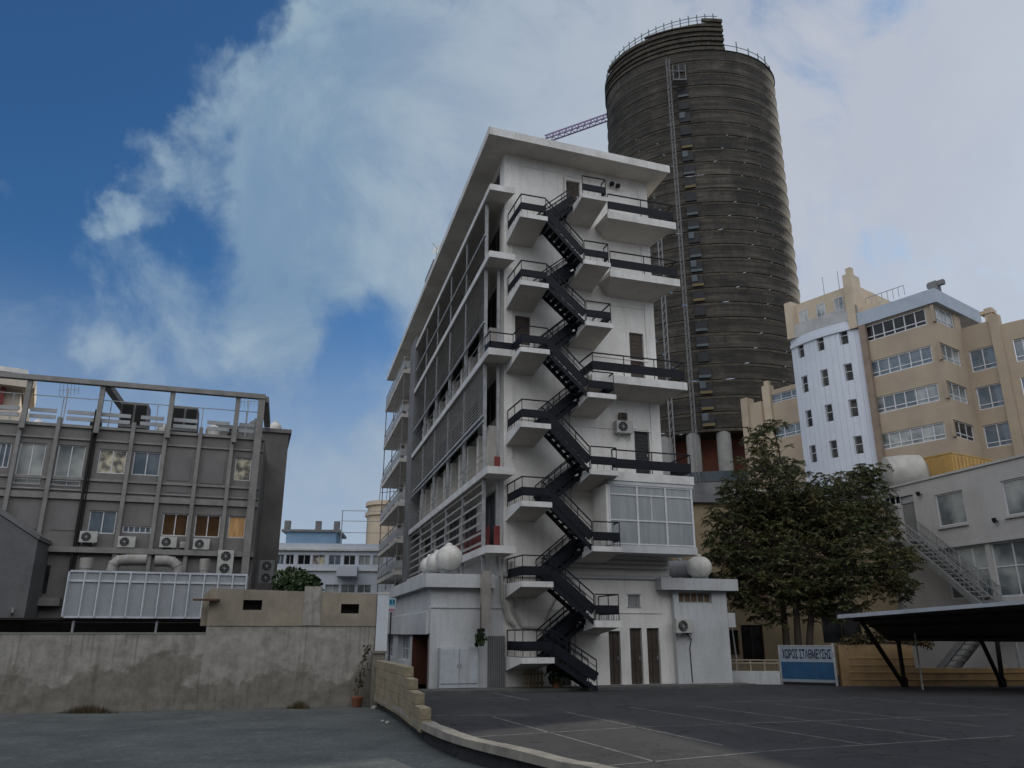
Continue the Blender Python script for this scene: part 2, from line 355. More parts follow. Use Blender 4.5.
# ================================================================== GROUND
kerb = [(-4.75,29.6),(-4.0,27.2),(-3.2,24.6),(-1.92,19.72),(-1.04,17.49),(-0.07,15.86),(0.57,14.86),(1.41,13.39),(2.22,12.19),(4.46,8.88),(8.94,2.26),(15.67,-7.68)]
g = MB(); g.quad((-1500,-300,-.36),(1500,-300,-.36),(1500,2500,-.36),(-1500,2500,-.36)); tag(g.build('ground', earth), kind='structure')
lot = MB(); lot.quad((-34,-14,-.35),(26,-14,-.35),(26,31,-.35),(-34,31,-.35)); tag(lot.build('gravel_lot', grav), kind='structure')
pl = MB(); poly = [(x, y) for x, y in kerb]+[(70,-4),(70,60),(-15,60),(-13,54)]
pl.prism(poly, -.34, 0.0); tag(pl.build('car_park_asphalt', asph), kind='structure')
# painted bay lines
ln = MB()
def gline(x0, y0, x1, y1, wd=.075):
    a = onz(x0, y0, .004); b = onz(x1, y1, .004); d = (b-a).normalized(); s_ = Vector((-d.y, d.x, 0))*wd/2
    n = max(2, int((b-a).length/.6))
    for k in range(n):
        p = a+(b-a)*k/n; q = a+(b-a)*(k+1)/n
        ln.quad(p-s_, q-s_, q+s_, p+s_)
def K(x, y): return 360+x/1.542, 600+y/1.542
for a in ((100,178,265,177),(205,180,458,250),(178,211,425,196),(385,255,640,232),(315,172,560,224),(415,165,775,222),(520,163,905,214),(640,160,960,195),(425,196,1000,176),(640,232,1010,209),(180,152,240,149),(205,143,262,155),(560,157,760,152),(760,150,1010,170)):
    gline(*K(a[0],a[1]), *K(a[2],a[3]))
tag(ln.build('parking_line', paint), kind='structure')
# pavement along the white building
C = (-.35, 32.73)
FR = Fr(C, 72); LF = Fr(C, -15.5, -1)
pv = MB(); pv.box(FR, -3.4, 10.6, 0.0, 1.3, .0, .10); tag(pv.build('pavement', pave), kind='structure')

# ================================================================== MAIN WHITE BUILDING
mb_root = thing('hotel_block', FR.P(3.7, 0, 0), 'tall white seven-storey slab block with cantilevered balconies and louvred long side', 'building')
UR = 7.55
def Rz(x, y, w=2.0): return FR.px(x, y, w)[1]
LZ = [19.82, 16.55, 13.5, 10.26, 7.05, 3.98, 1.22]
RZ = [21.35, 18.0, 15.05, 11.8, 8.5, 5.4, 2.56]
def dr(x0, x1, ytop, zf):
    a = FR.px(x0, ytop); b = FR.px(x1, ytop); return [a[0], b[0], zf, (a[1]+b[1])/2]
doors = [dr(566, 579.5, 181, 21.4), dr(515, 530.5, 316, 13.55), dr(629, 643, 333, 12.95), dr(634, 649, 430, 8.7)]
gdoors = [dr(608.5, 620, 631, .10), dr(629.5, 641.5, 628, .10), dr(646.5, 659, 628, .10)]
gop = dr(556, 571, 632, .10)
grl = FR.rect(628, 595, 640, 606.5)
m = MB()
ops = doors+gdoors+[gop, list(grl)]
m.wall(FR, 0, UR, 0, 24.16, ops, depth=.22)
# right flank, back and roof deck
Pb = lambda u, v, z: (lambda q: Vector((q.x+LF.a.x*v, q.y+LF.a.y*v, z)))(FR.P(u, 0, 0))
m.quad(Pb(UR,0,0), Pb(UR,36,0), Pb(UR,36,24.02), Pb(UR,0,24.02))
m.quad(Pb(0,36,0), Pb(UR,36,0), Pb(UR,36,24.02), Pb(0,36,24.02))
# left flank with window openings
lops = []; lwins = []
posts = [.35, 4.45, 8.55, 12.65, 16.75, 20.9]
for b in range(5):
    v0, v1 = posts[b]+.55, posts[b+1]-.55
    for z0, z1, kind in ((21.95, 23.9, 'd'), (18.75, 20.9, 'd'), (14.0, 15.0, 'w'), (8.95, 10.4, 'w'), (15.6, 17.9, 'd'), (11.3, 13.3, 'd'), (5.7, 8.1, 'd')):
        if kind == 'w': vv = (v0+.25, v0+1.7)
        else: vv = (v0, v1)
        lops.append([vv[0], vv[1], z0, z1]); lwins.append((vv[0], vv[1], z0, z1, kind))
for k in range(7):
    z0 = 4.6+k*2.8
    for v0 in (25.2, 28.6, 32.0): lops.append([v0, v0+1.9, z0+.1, z0+2.1]); lwins.append((v0, v0+1.9, z0+.1, z0+2.1, 'f'))
m.wall(LF, 0, 36, 0, 24.16, lops, depth=.2)
m.build('wall', white, mb_root)
for a in lwins:
    window(LF, a[0], a[1], a[2], a[3], mb_root, w=-.15, nu=3 if a[4] == 'd' else 2, fm=(pil if a[4] == 'd' else wf), pm=(g_room if a[4] != 'w' else g_brown), t=.06)
for k, d in enumerate(doors):
    dm = MB(); dm.box(FR, d[0]+.04, d[1]-.04, -.16, -.11, d[2], d[3]-.04)
    for q in range(12):
        z = d[2]+.15+(d[3]-d[2]-.35)*q/12; dm.box(FR, d[0]+.16, d[1]-.16, -.11, -.095, z, z+.05)
    dd = dm.build('door', darkdoor if k == 3 else brown, mb_root)
    h = MB(); h.box(FR, d[1]-.14, d[1]-.10, -.109, -.05, d[2]+1.0, d[2]+1.12); h.build('handle', steel, dd)
for d in gdoors+[gop]:
    dm = MB(); dm.box(FR, d[0]+.03, d[1]-.03, -.18, -.12, d[2], d[3]-.03)
    for q in range(1, 5):
        z = d[2]+(d[3]-d[2])*q/5; dm.box(FR, d[0]+.09, d[1]-.09, -.12, -.10, z, z+.03)
    dm.box(FR, (d[0]+d[1])/2-.02, (d[0]+d[1])/2+.02, -.12, -.09, d[2], d[3]-.05)
    dd = dm.build('door', brown if d is not gop else darkdoor, mb_root)
    h = MB(); h.box(FR, d[1]-.12, d[1]-.09, -.119, -.06, d[2]+.95, d[2]+1.1); h.build('handle', steel, dd)
gm = MB()
for q in range(7):
    u = grl[0]+.05+(grl[1]-grl[0]-.1)*q/6; gm.box(FR, u-.02, u+.02, -.06, -.02, grl[2], grl[3])
gm.box(FR, grl[0]-.05, grl[1]+.05, 0.003, .03, grl[3], grl[3]+.05); gm.box(FR, grl[0]-.05, grl[1]+.05, .003, .03, grl[2]-.05, grl[2])
gm.build('vent_grille', postm, mb_root)
# panel relief strips on the gable
rl = MB()
for z in (24.02-.42, 17.0, 14.35, 10.95, 7.75, 4.72, 3.0):
    rl.box(FR, .35, 3.0, 0.002, .035, z, z+.05)
    rl.box(FR, 3.05, UR-.45, 0.002, .035, z-.1, z-.05)
for u in (.35, UR-.5):
    for z0, z1 in ((21.6,23.55),(18.3,20.7),(14.5,17.2),(9.2,12.5)): rl.box(FR, u, u+.04, 0.004, .037, z0, z1)
rl.build_each('panel_moulding', white, mb_root)
# string course + service pipes bundled at z ~4.7
sc = MB(); sc.box(FR, -.2, UR+.02, .002, .12, 4.30, 4.46); sc.build('string_course', podw, mb_root)
pp = MB()
for z, w in ((4.9, .09), (4.72, .14), (5.08, .07)): pp.tube([FR.P(1.6, w, z), FR.P(7.4, w, z)], .035, 6)
pp.tube([FR.P(.35,.1,4.9),FR.P(.35,.1,3.0),FR.P(.75,.1,2.35),FR.P(1.55,.1,2.3),FR.P(1.75,.1,2.1),FR.P(1.75,.1,1.7)], .06, 8)
pp.tube([FR.P(-.1,.14,5.0),FR.P(-.1,.14,3.4),FR.P(.15,.14,2.6),FR.P(.5,.14,2.35)], .06, 8)
pp.tube([FR.P(1.75,.1,2.6),FR.P(2.5,.1,3.9)], .035, 6)
pp.tube([FR.P(3.05,.07,3.0),FR.P(3.05,.07,.1)], .03, 6); pp.tube([FR.P(3.02,.06,23.4),FR.P(3.02,.06,5.2)], .02, 6)
pp.build('service_pipe', surf('painted_pipe', (.38,.37,.35), rough=.6), mb_root)
# roof slab
rf = MB()
def rp(u, w, v, z):
    q = FR.P(u, w, z); return Vector((q.x+LF.a.x*v, q.y+LF.a.y*v, z))
rf.hexa([rp(-1.12,1.25,0,24.14), rp(8.15,1.25,0,23.92), rp(8.15,0,37.4,23.92), rp(-1.12,0,37.4,24.14), rp(-1.12,1.25,0,24.46), rp(8.15,1.25,0,24.24), rp(8.15,0,37.4,24.24), rp(-1.12,0,37.4,24.46)])
rfo = rf.build('roof', soff, mb_root)
fa = MB()
_P = FR.P; fa.hexa([_P(-1.16,1.253,24.11),_P(8.19,1.253,23.89),_P(8.19,1.31,23.89),_P(-1.16,1.31,24.11),_P(-1.16,1.253,24.50),_P(8.19,1.253,24.28),_P(8.19,1.31,24.28),_P(-1.16,1.31,24.50)])
fa.hexa([rp(-1.18,1.31,0,24.11), rp(-1.125,1.31,0,24.11), rp(-1.125,0,37.4,24.11), rp(-1.18,0,37.4,24.11), rp(-1.18,1.31,0,24.50), rp(-1.125,1.31,0,24.50), rp(-1.125,0,37.4,24.50), rp(-1.18,0,37.4,24.50)])
fa.build('fascia', whiteb, rfo)
# penthouse cabinet on roof edge
ph = MB(); va = LF.px(434, 262, 1.0)[0]; vb = LF.px(425.5, 283, 1.0)[0]; ph.box(LF, va, vb, .2, 1.05, 24.51, LF.px(434,262,1.0)[1]+.2); ph.build('roof_cabinet', greyc, mb_root)

# landing slabs (cantilevers)
def cant(fr, u0, u1, w1, zt, t0, t1, name='landing'):
    q = MB(); P = fr.P
    q.hexa([P(u0,.0,zt-t0),P(u1,.0,zt-t0),P(u1,w1,zt-t1),P(u0,w1,zt-t1),P(u0,.0,zt),P(u1,.0,zt),P(u1,w1,zt),P(u0,w1,zt)])
    o = q.build(name, soff, mb_root)
    e = MB(); e.box(fr, u0-.02, u1+.02, w1+.002, w1+.05, zt-t1-.02, zt+.02)
    e.hexa([P(u0-.04,.0,zt-t0-.01),P(u0-.002,.0,zt-t0-.01),P(u0-.002,w1,zt-t1-.01),P(u0-.04,w1,zt-t1-.01),P(u0-.04,.0,zt+.02),P(u0-.002,.0,zt+.02),P(u0-.002,w1,zt+.02),P(u0-.04,w1,zt+.02)])
    e.build('edge_beam', whiteb, o)
    return o
for z in LZ: cant(FR, .12, 1.36, 2.0, z, .52, .17)
for z in RZ[:-1]: cant(FR, 3.12, 4.36, 2.0, z, .52, .17)
cant(FR, 3.12, 4.2, 2.0, RZ[-1], .5, .22)
# right balconies
BZ = [20.95, 17.95, 12.85, 8.55]; B0 = [4.6, 4.6, 3.55, 4.2]
for z, u0 in zip(BZ, B0):
    q = MB(); P = FR.P
    q.hexa([P(u0+.5,0,z-.62),P(UR,0,z-.62),P(8.12,1.5,z-.3),P(u0,1.5,z-.3),P(u0,0,z),P(8.12,0,z),P(8.12,1.5,z),P(u0,1.5,z)])
    o = q.build('balcony', soff, mb_root)
    e = MB(); e.box(FR, u0-.03, 8.17, 1.503, 1.55, z-.33, z+.03); e.build('edge_beam', whiteb, o)
    r = MB(); b_ = MB()
    ur0 = u0+.05 if z != 8.55 else 4.36
    for (a, b) in (((ur0,1.45),(8.1,1.45)),((8.1,1.45),(8.1,-.3))):
        A = FR.P(a[0],a[1],0); B = FR.P(b[0],b[1],0)
        r.bar((A.x,A.y,z+1.0),(B.x,B.y,z+1.0),.05)
        n = max(1, int((B-A).length/1.4))
        for k in range(n+1):
            p = A+(B-A)*k/n; r.bar((p.x,p.y,z),(p.x,p.y,z+1.0),.035)
        b_.bar((A.x,A.y,z+.42),(B.x,B.y,z+.42),.03,.40)
    if z == 12.85:
        A = FR.P(ur0,1.45,0); B = FR.P(ur0,.0,0); r.bar((A.x,A.y,z+1.0),(B.x,B.y,z+1.0),.05); b_.bar((A.x,A.y,z+.42),(B.x,B.y,z+.42),.03,.4)
    ro = r.build('railing', navy, o); b_.build('railing_panel', navy, ro)
# glazed bay
bo = MB(); z0, z1 = 5.28, 8.2
bo.box(FR, 4.1, 8.12, 0.0, 1.52, z0-.02, z0+.28); bo.box(FR, 4.1, 8.12, 0, 1.52, z1-.14, z1)
bo.build_each('bay_slab', podw, mb_root)
fm_ = MB(); us = [4.14, 5.42, 6.76, 8.02]
for u in us: fm_.box(FR, u-.04, u+.04, 1.42, 1.5, z0+.28, z1-.14)
for z in (z0+.3, 6.55, 7.62, z1-.2): fm_.box(FR, 4.1, 8.06, 1.425, 1.495, z, z+.055)
fm_.box(FR, 6.05, 6.09, 1.43, 1.49, 6.6, 7.6)
for w in (0.05, .72): 
    for u in (4.14, 8.02): fm_.box(FR, u-.035, u+.035, w, w+.07, z0+.28, z1-.14)
for z in (z0+.3, 6.55, 7.62): fm_.box(FR, 7.99, 8.05, .1, 1.42, z, z+.055); fm_.box(FR, 4.11, 4.17, .1, 1.42, z, z+.055)
f_ = fm_.build('glazed_bay', wf, mb_root); ck = MB(); ck.box(FR, 4.0, 4.095, .0, 1.49, z0+.27, z1-.15); ck.build('bay_side_wall', white, mb_root)
gp = MB(); gp.box(FR, 4.16, 8.0, 1.44, 1.46, z0+.3, z1-.16); gp.box(FR, 7.995, 8.02, .02, 1.44, z0+.3, z1-.16); 
gp.build('pane', g_bay, f_)
# louvre screen on the right flank
ls = MB()
for z0, z1 in ((17.99+.2, 20.2), (12.9, 17.2), (8.7, 12.0)):
    n = int((z1-z0)/.16)
    for k in range(n): ls.box(FR, UR+.03, 8.0, -1.2, -1.1, z0+k*.16, z0+k*.16+.07)
ls.box(FR, 7.98, 8.06, -1.2, -1.12, 4.4, 21)
ls.build('louvre_screen', surf('cream_louvre', (.5,.45,.33), rough=.6), mb_root)

# wrap balconies + long facade grid
SZ = [21.75, 18.35, 13.75, 8.6, 5.42]
for i, z in enumerate(SZ):
    q = MB(); P = FR.P
    q.hexa([P(-.92,0.002,z-.30),P(.05,0.002,z-.36),P(.22,.85,z-.25),P(-.92,.85,z-.25),P(-.92,0.002,z-.001),P(.05,0.002,z-.001),P(.22,.85,z-.001),P(-.92,.85,z-.001)])
    v1 = 21.0
    q.box(LF, -.05, v1, 0, .9, z-.26, z-.002)
    o = q.build('facade_slab', soff, mb_root)
    e = MB(); e.box(FR, -.95, .24, .853, .89, z-.28, z+.02); e.box(LF, -.9, v1, .903, .94, z-.28, z+.02); e.build('edge_beam', whiteb, o)
pm_ = MB()
for v in posts[:-1]:
    pm_.box(LF, v-.07, v+.07, .70, .84, 4.35, 21.5)
pm_.box(LF, -.02, .1, .2, .32, 4.4, 18.2)
pm_.build_each('facade_post', postm, mb_root)
for i, (z0, z1, st) in enumerate(((18.45,21.45,.155),(15.55,18.05,.155),(11.15,13.4,.155),(5.6,8.25,.42))):
    for b in range(5):
        s_ = MB(); z = z0
        while z < z1:
            v0, v1 = posts[b]+.1, posts[b+1]-.1
            P = LF.P
            s_.hexa([P(v0,.76,z+.14),P(v1,.76,z+.14),P(v1,.82,z),P(v0,.82,z),P(v0,.78,z+.15),P(v1,.78,z+.15),P(v1,.84,z+.012),P(v0,.84,z+.012)])
            z += st
        s_.build('louvre_screen', screenm, mb_root)
rr_ = MB()
for z in (11.0, 10.75, 19.7, 15.35): rr_.box(LF, .2, 20.9, .82, .90, z, z+.09)
for z in (14.3, 14.65, 9.1, 9.4): rr_.tube([LF.P(.2,.86,z), LF.P(20.9,.86,z)], .018, 6)
rr_.build_each('facade_rail', postm, mb_root)
inf = MB()
for b in range(5):
    for z0, z1 in ((13.76, 15.35), (8.62, 10.75)):
        v = posts[b]+.35; inf.box(LF, v, v+.35, .0, .5, z0, z1); inf.box(LF, v+1.9, v+2.3, 0, .5, z0, z1)
inf.build_each('facade_fin', soff, mb_root)
bp_ = MB()
for b in range(5):
    for z0, z1 in ((15.0, 15.5), (10.45, 11.0)): bp_.box(LF, posts[b]+.8, posts[b+1]-.7, .2, .24, z0, z1)
bp_.build_each('spandrel_panel', g_blue, mb_root)
rp_ = MB()
for b, h in ((0,.95),(1,.9),(2,.8)): rp_.box(LF, posts[b]+.2, posts[b+1]-.3, .45, .5, 5.45, 5.45+h)
rp_.box(FR, -.45, -.2, .1, .15, 8.62, 9.2); rp_.box(FR, -.45, -.2, .1, .15, 5.45, 6.3)
rp_.build_each('parapet_panel', redp, mb_root)
# near-corner windows on the flank recess
pr = MB(); pr.box(LF, 21.0, 23.3, 0, .95, 4.3, 22.4); pr.box(LF, 17.0, 20.9, .02, .3, 13.9, 15.3)
pr.build_each('facade_pier', greyc, mb_root)
# far balconies
fb = [FR and LF.px(402, y, 1.5)[1] for y in (371, 411, 453, 496, 533, 566)]
for z in fb:
    q = MB(); q.box(LF, 23.4, 34.6, 0, 1.45, z-.26, z)
    o = q.build('balcony', soff, mb_root)
    r = MB()
    for (a, b) in (((23.45,1.4),(34.5,1.4)),((23.45,.0),(23.45,1.4)),((34.5,0),(34.5,1.4))):
        A = LF.P(a[0],a[1],0); B = LF.P(b[0],b[1],0)
        r.bar((A.x,A.y,z+1.0),(B.x,B.y,z+1.0),.05); r.bar((A.x,A.y,z+.45),(B.x,B.y,z+.45),.03,.5)
        n = max(1, int((B-A).length/.9))
        for k in range(n+1):
            p = A+(B-A)*k/n; r.bar((p.x,p.y,z),(p.x,p.y,z+1.0),.04)
    r.build('railing', postm, o)
q = MB()
for v in (23.5, 29.0, 34.5): q.box(LF, v-.04, v+.04, 1.32, 1.39, 0, fb[0])
q.build_each('balcony_post', greyc, mb_root)

# podium on the left (west) side + front-left
pd = MB(); UL = -2.96
LP = Fr(FR.P(UL, 0, 0), -15.5, -1)
cab = FR.rect(438, 648, 477, 690)
pd.wall(FR, UL, -.001, 0, 4.3, [], w=.02)
ent = LP.rect(403, 636, 429.5, 690)
pd.wall(LP, 0, 30, 0, 4.3, [[.35, 4.3, 0, 2.05], [5.2, 9.2, .9, 2.05], [11, 15, .9, 2.05]], depth=.9)
pd.quad(FR.P(UL,0,4.3), FR.P(0,0,4.3), LF.P(30,0,4.3), LP.P(30,0,4.3))
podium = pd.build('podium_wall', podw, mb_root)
pf = MB(); pf.box(FR, UL-.3, -.45, .0, .32, 3.82, 4.34); pf.box(LP, -.32, 30, 0, .3, 3.83, 4.335)
pf.box(FR, UL-.05, -.02, .022, .06, 3.05, 3.12)
pf.build('podium_fascia', podw, mb_root)
aw = MB(); P = LP.P      # entrance hood falling outward
aw.hexa([P(.1,0,2.1),P(30,0,2.1),P(30,.16,2.06),P(.1,.16,2.06),P(.1,0,2.95),P(30,0,2.95),P(30,.14,2.9),P(.1,.14,2.9)])
aw.build('entrance_hood', podw, mb_root)
dk = MB(); dk.box(LP, .45, 4.2, -.86, -.8, 0, 2.0)
dk.build('door', g_dark, mb_root)
rj = MB(); rj.box(LP, .30, .44, -.88, .02, .02, 2.04); rj.box(LP, 4.2, 4.32, -.88, .02, .02, 2.04); rj.build_each('door_frame', surf('red_brown_jamb', (.13,.05,.03), rough=.7), mb_root)
window(LP, 5.2, 9.2, .9, 2.05, mb_root, w=-.3, nu=4, rows=(.45,), pm=g_blue)
window(LP, 11, 15, .9, 2.05, mb_root, w=-.3, nu=4, rows=(.45,), pm=g_blue)
# dark flue box and shutter
fr_ = FR.rect(481.5, 577, 490, 628, .5); fl = MB(); fl.box(FR, fr_[0], fr_[1], .34, .62, fr_[2], 4.45); fl.build('flue_duct', screenm, mb_root)
sh = MB()
for k in range(9): u = -.62+k*.075; sh.box(FR, u, u+.05, .03, .12, .1, 2.0)
sh.box(FR, -.64, .06, .02, .06, .1, 2.0); sh.build('slatted_screen', greyc, mb_root)
# right annex
an = MB(); AX1 = 10.15
aw_ = FR.rect(670.5, 592.5, 708.5, 601, .0)
an.wall(FR, UR+.002, AX1, 0, 3.86, [[UR+.25, aw_[1], aw_[2]-.1, 3.80]], depth=.2, w=.25)
an.quad(FR.P(UR,.25,0),FR.P(UR,0,0),FR.P(UR,0,3.86),FR.P(UR,.25,3.86)); an.quad(FR.P(AX1,.25,0), FR.P(AX1,-9,0), FR.P(AX1,-9,3.86), FR.P(AX1,.25,3.86))
an.box(FR, 10.15, 10.5, -.3, .28, 2.35, 2.95)
an.build('annex_wall', podw, mb_root)
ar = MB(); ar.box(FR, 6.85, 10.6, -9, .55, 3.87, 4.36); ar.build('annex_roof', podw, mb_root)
window(FR, UR+.25, aw_[1], aw_[2]-.1, 3.80, mb_root, w=.08, nu=5, pm=surf('brown_curtain', (.16,.11,.07), rough=.8), fm=postm)

# ================================================================== FIRE ESCAPE
fe = thing('fire_escape', FR.P(2.2, 1.5, 0), 'zigzag navy steel escape stair climbing the white gable wall', 'staircase')
Wi = (.12, .95); Wo = (1.05, 1.92)
def flight(ul, zl, ur, zr, wr, down_right):
    """ul,zl left end; ur,zr right end"""
    w0, w1 = wr; P = FR.P
    st = MB()
    for w in (w0+.03, w1-.03):
        st.bar(P(ul,w,zl-.08), P(ur,w,zr-.08), .05, .17)
    o = st.build('stair_flight', navy, fe)
    tr = MB(); n = 8
    for k in range(n):
        t = (k+.5)/n; u = ul+(ur-ul)*t; z = zl+(zr-zl)*t
        tr.box(FR, u-.14, u+.14, w0+.05, w1-.05, z-.03, z+.01)
    tr.build('treads', navy, o)
    rl_ = MB(); pn = MB()
    for w in (w0+.03, w1-.03):
        A = P(ul,w,zl); B = P(ur,w,zr); up = Vector((0,0,1))
        rl_.bar(A+up*1.0, B+up*1.0, .045); rl_.bar(A+up*.75, B+up*.75, .025)
        for k in range(4): q_ = A+(B-A)*k/3; rl_.bar(q_, q_+up*1.0, .035)
        pn.bar(A+up*.38, B+up*.38, .03, .36)
    r = rl_.build('handrail', navy, o); pn.build('railing_panel', navy, r)
for i in range(7):
    # inner flight: right landing i down to left landing i
    flight(1.36, LZ[i], 3.12, RZ[i], Wi, False)
    if i < 6: flight(1.36, LZ[i], 3.12, RZ[i+1], Wo, True)
flight(1.36, LZ[6], 3.15, .12, Wo, True)
def guard(pts, z, open_=False, name='landing_guard'):
    r = MB(); p_ = MB()
    for a, b in zip(pts[:-1], pts[1:]):
        A = FR.P(a[0],a[1],0); B = FR.P(b[0],b[1],0)
        r.bar((A.x,A.y,z+1.0),(B.x,B.y,z+1.0),.045)
        n = max(1, int((B-A).length/.65)); 
        for k in range(n+1):
            p = A+(B-A)*k/n; r.bar((p.x,p.y,z),(p.x,p.y,z+1.0),.032)
        for k in range(1, n*4): 
            p = A+(B-A)*k/(n*4); r.bar((p.x,p.y,z),(p.x,p.y,z+.3),.014)
        p_.bar((A.x,A.y,z+.42),(B.x,B.y,z+.42),.03,.34); r.bar((A.x,A.y,z+.28),(B.x,B.y,z+.28),.03); r.bar((A.x,A.y,z+.02),(B.x,B.y,z+.02),.03)
    o = r.build(name, navy, fe); p_.build('railing_panel', navy, o)
for i, z in enumerate(LZ):
    if i == 2: guard([(-.88,.8),(.16,.8),(.18,1.95),(1.33,1.95)], z+.02)
    else: guard([(.16,.05),(.16,1.95),(1.33,1.95)], z)
    if i == 2: guard([(-.88,.8),(-.88,.0)], z+.05)
for i, z in enumerate(RZ):
    guard([(3.15,1.95),(4.32,1.95),(4.32,1.5 if i in (0,1,4) else .05)] if i != 6 else [(3.15,1.95),(4.15,1.95),(4.15,.05)], z)

# ================================================================== small things on / around the white building
def make_ac(label, group='air conditioning units', size=(.82,.30,.56), fans=1, mat=None, name='air_conditioner'):
    t = thing(name, (0,0,0), label, 'air conditioner', group)
    W, D, Hh = size; b = MB(); b.box(ORI, -W/2, W/2, 0, D, 0, Hh); body = b.build('casing', mat or acw, t, bevel=.015)
    for k in range(fans):
        cz = Hh*(k+.5)/fans; cx = -W*.12 if fans == 1 else 0; rad = min(Hh/fans, W)*.40
        g_ = MB()
        g_.lathe((cx, -D-.002, cz), [(0, rad), (.015, rad), (.0151, rad*.92), (.002, rad*.92)], axis=Vector((0,-1,0)), n=24)
        g_.build('fan_opening', black, t)
        r = MB()
        for q in range(3):
            rr = rad*(.35+.3*q)
            pts = [(cx+rr*math.cos(2*PI*a/20), -D-.022, cz+rr*math.sin(2*PI*a/20)) for a in range(21)]; r.tube(pts, .006, 4, False)
        for a in range(8):
            r.bar((cx,-D-.022,cz),(cx+rad*math.cos(PI*a/4),-D-.022,cz+rad*math.sin(PI*a/4)),.008)
        r.lathe((cx,-D-.02,cz), [(0,rad*.2),(.012,rad*.2)], axis=Vector((0,-1,0)), n=12)
        r.build('fan_grille', steel, t)
    br = MB()
    for s_ in (-1, 1): br.box(ORI, s_*W*.33-.02, s_*W*.33+.02, 0, D+.03, -.05, -.001); br.bar((s_*W*.33,-.02,-.3),(s_*W*.33,-D,-.04),.03)
    br.build('bracket', steel, t)
    return t
def put(t, fr, u, w, z):
    p = fr.P(u, w, z); t.location = p; t.rotation_euler = (0,0,fr.rot()); return t
ac0 = make_ac('cream air conditioner on the bright gable wall beside the dark door'); u, z = FR.px(622, 434.5)
put(ac0, FR, u, .05, z)
def acopy(fr, x, y, w, label, src=None):
    c = copy_tree(src or ac0); u, z = fr.px(x, y, w); put(c, fr, u, w, z); c['label'] = label; return c
acopy(FR, 682, 633, .28, 'cream air conditioner low on the annex wall right of the brown doors')
hood = thing('wall_vent', FR.P(*[FR.px(622, 421)[0], 0.06, FR.px(622,421)[1]]), 'small dark square vent box just above the gable air conditioner', 'vent')
b = MB(); uu, zz = FR.px(622, 421); b.box(FR, uu-.18, uu+.18, .0, .2, zz, zz+.34); b.build('casing', surf('rusty_box', (.17,.14,.12)), hood)
b = MB()
for k in range(5): b.box(FR, uu-.15, uu+.15, .2, .215, zz+.04+k*.06, zz+.07+k*.06)
b.build('slats', black, hood)
# cable under annex ac
cb = MB(); u0, z0 = FR.px(690, 633, .28)
cb.tube([FR.P(u0-.15,.27,z0),FR.P(u0+.05,.27,z0-.25),FR.P(u0-.05,.27,z0-.6),FR.P(u0-.02,.27,.15)], .02, 6)
tag(cb.build('cable', black), 'thin dark cable hanging below the annex air conditioner', 'cable')

def tank_capsule(label, c, rad, length, ax, mat=tankw, band=False):
    t = thing('water_tank', (c.x, c.y, c.z-rad), label, 'water tank')
    m_ = MB(); pr_ = []
    for k in range(9): a = PI/2*k/8; pr_.append((-rad*.95*math.cos(a), rad*math.sin(a)))
    for k in range(8): pr_.append((length*(k+.5)/8+0, rad*(1.0 if k%2 else .985)))
    for k in range(9): a = PI/2*(8-k)/8; pr_.append((length+rad*.95*math.cos(a), rad*math.sin(a)))
    m_.lathe(c, pr_, axis=ax, n=28); m_.build('shell', mat, t, smooth=True)
    s_ = MB()
    for f in (.15, .85):
        p = c+ax.normalized()*length*f
        s_.box(Fr((p.x,p.y,0), 90), -rad*.6, rad*.6, -.06, .06, c.z-rad*1.18, c.z-rad*.85)
    s_.build('cradle', steel, t)
    k_ = MB(); p = c+ax.normalized()*length*.5; k_.lathe((p.x,p.y,c.z+rad*.93), [(0,rad*.3),(.1,rad*.28),(.14,.05)], n=12)
    k_.build('lid', mat, t)
    return t
ax = LF.a
def tk(x, y, r_px, Y, label, length, axv, mat=tankw):
    c = atY(x, y, Y); d = math.cos(PITCH)*Y+math.sin(PITCH)*(c.z-H); rad = r_px*d/F
    return tank_capsule(label, c, rad, length, axv, mat)
tk(450, 557.5, 12.5, 32.6, 'largest round white tank at the front edge of the low roof', .5, ax)
tk(438, 562, 10, 34.2, 'middle round white tank behind the largest one on the low roof', .5, ax)
tk(430, 565, 8.5, 35.8, 'smallest and farthest left round white tank on the low roof', .4, ax)
tk(702, 567, 10.3, 36.3, 'white round-ended drum at the right end of the annex roof by the tree', .25, Vector((-.95,.3,0)), tankw)
# clamp bands drum behind
tk(691, 568.5, 8.2, 36.9, 'grey metal cylinder lying left of the white drum on the annex roof', 1.0, Vector((-.9,.45,0)), steel)

# white cabinet doors
cu0, cu1, cz0, cz1 = cab
ct = thing('utility_cabinet', FR.P((cu0+cu1)/2, .1, .1), 'white double-door metal utility cabinet with rust streaks at pavement level', 'cabinet')
rusty = surf('rusty_white_metal', (.43,.47,.51), (.38,.41,.45), rough=.6, streak=.5, grime=(.25,.15,.10), scale=3)
b = MB(); b.box(FR, cu0, cu1, .025, .22, .12, 1.58); b.build('body', rusty, ct)
mid = (cu0+cu1)/2
for a_, b__ in ((cu0+.03, mid-.01), (mid+.01, cu1-.03)):
    d_ = MB(); d_.box(FR, a_, b__, .223, .25, .28, 1.54); do = d_.build('door', rusty, ct, bevel=.006)
    h = MB(); xx = mid-.06 if a_ < mid-.1 else mid+.06; h.box(FR, xx-.012, xx+.012, .252, .28, .85, 1.0); h.build('handle', steel, do)
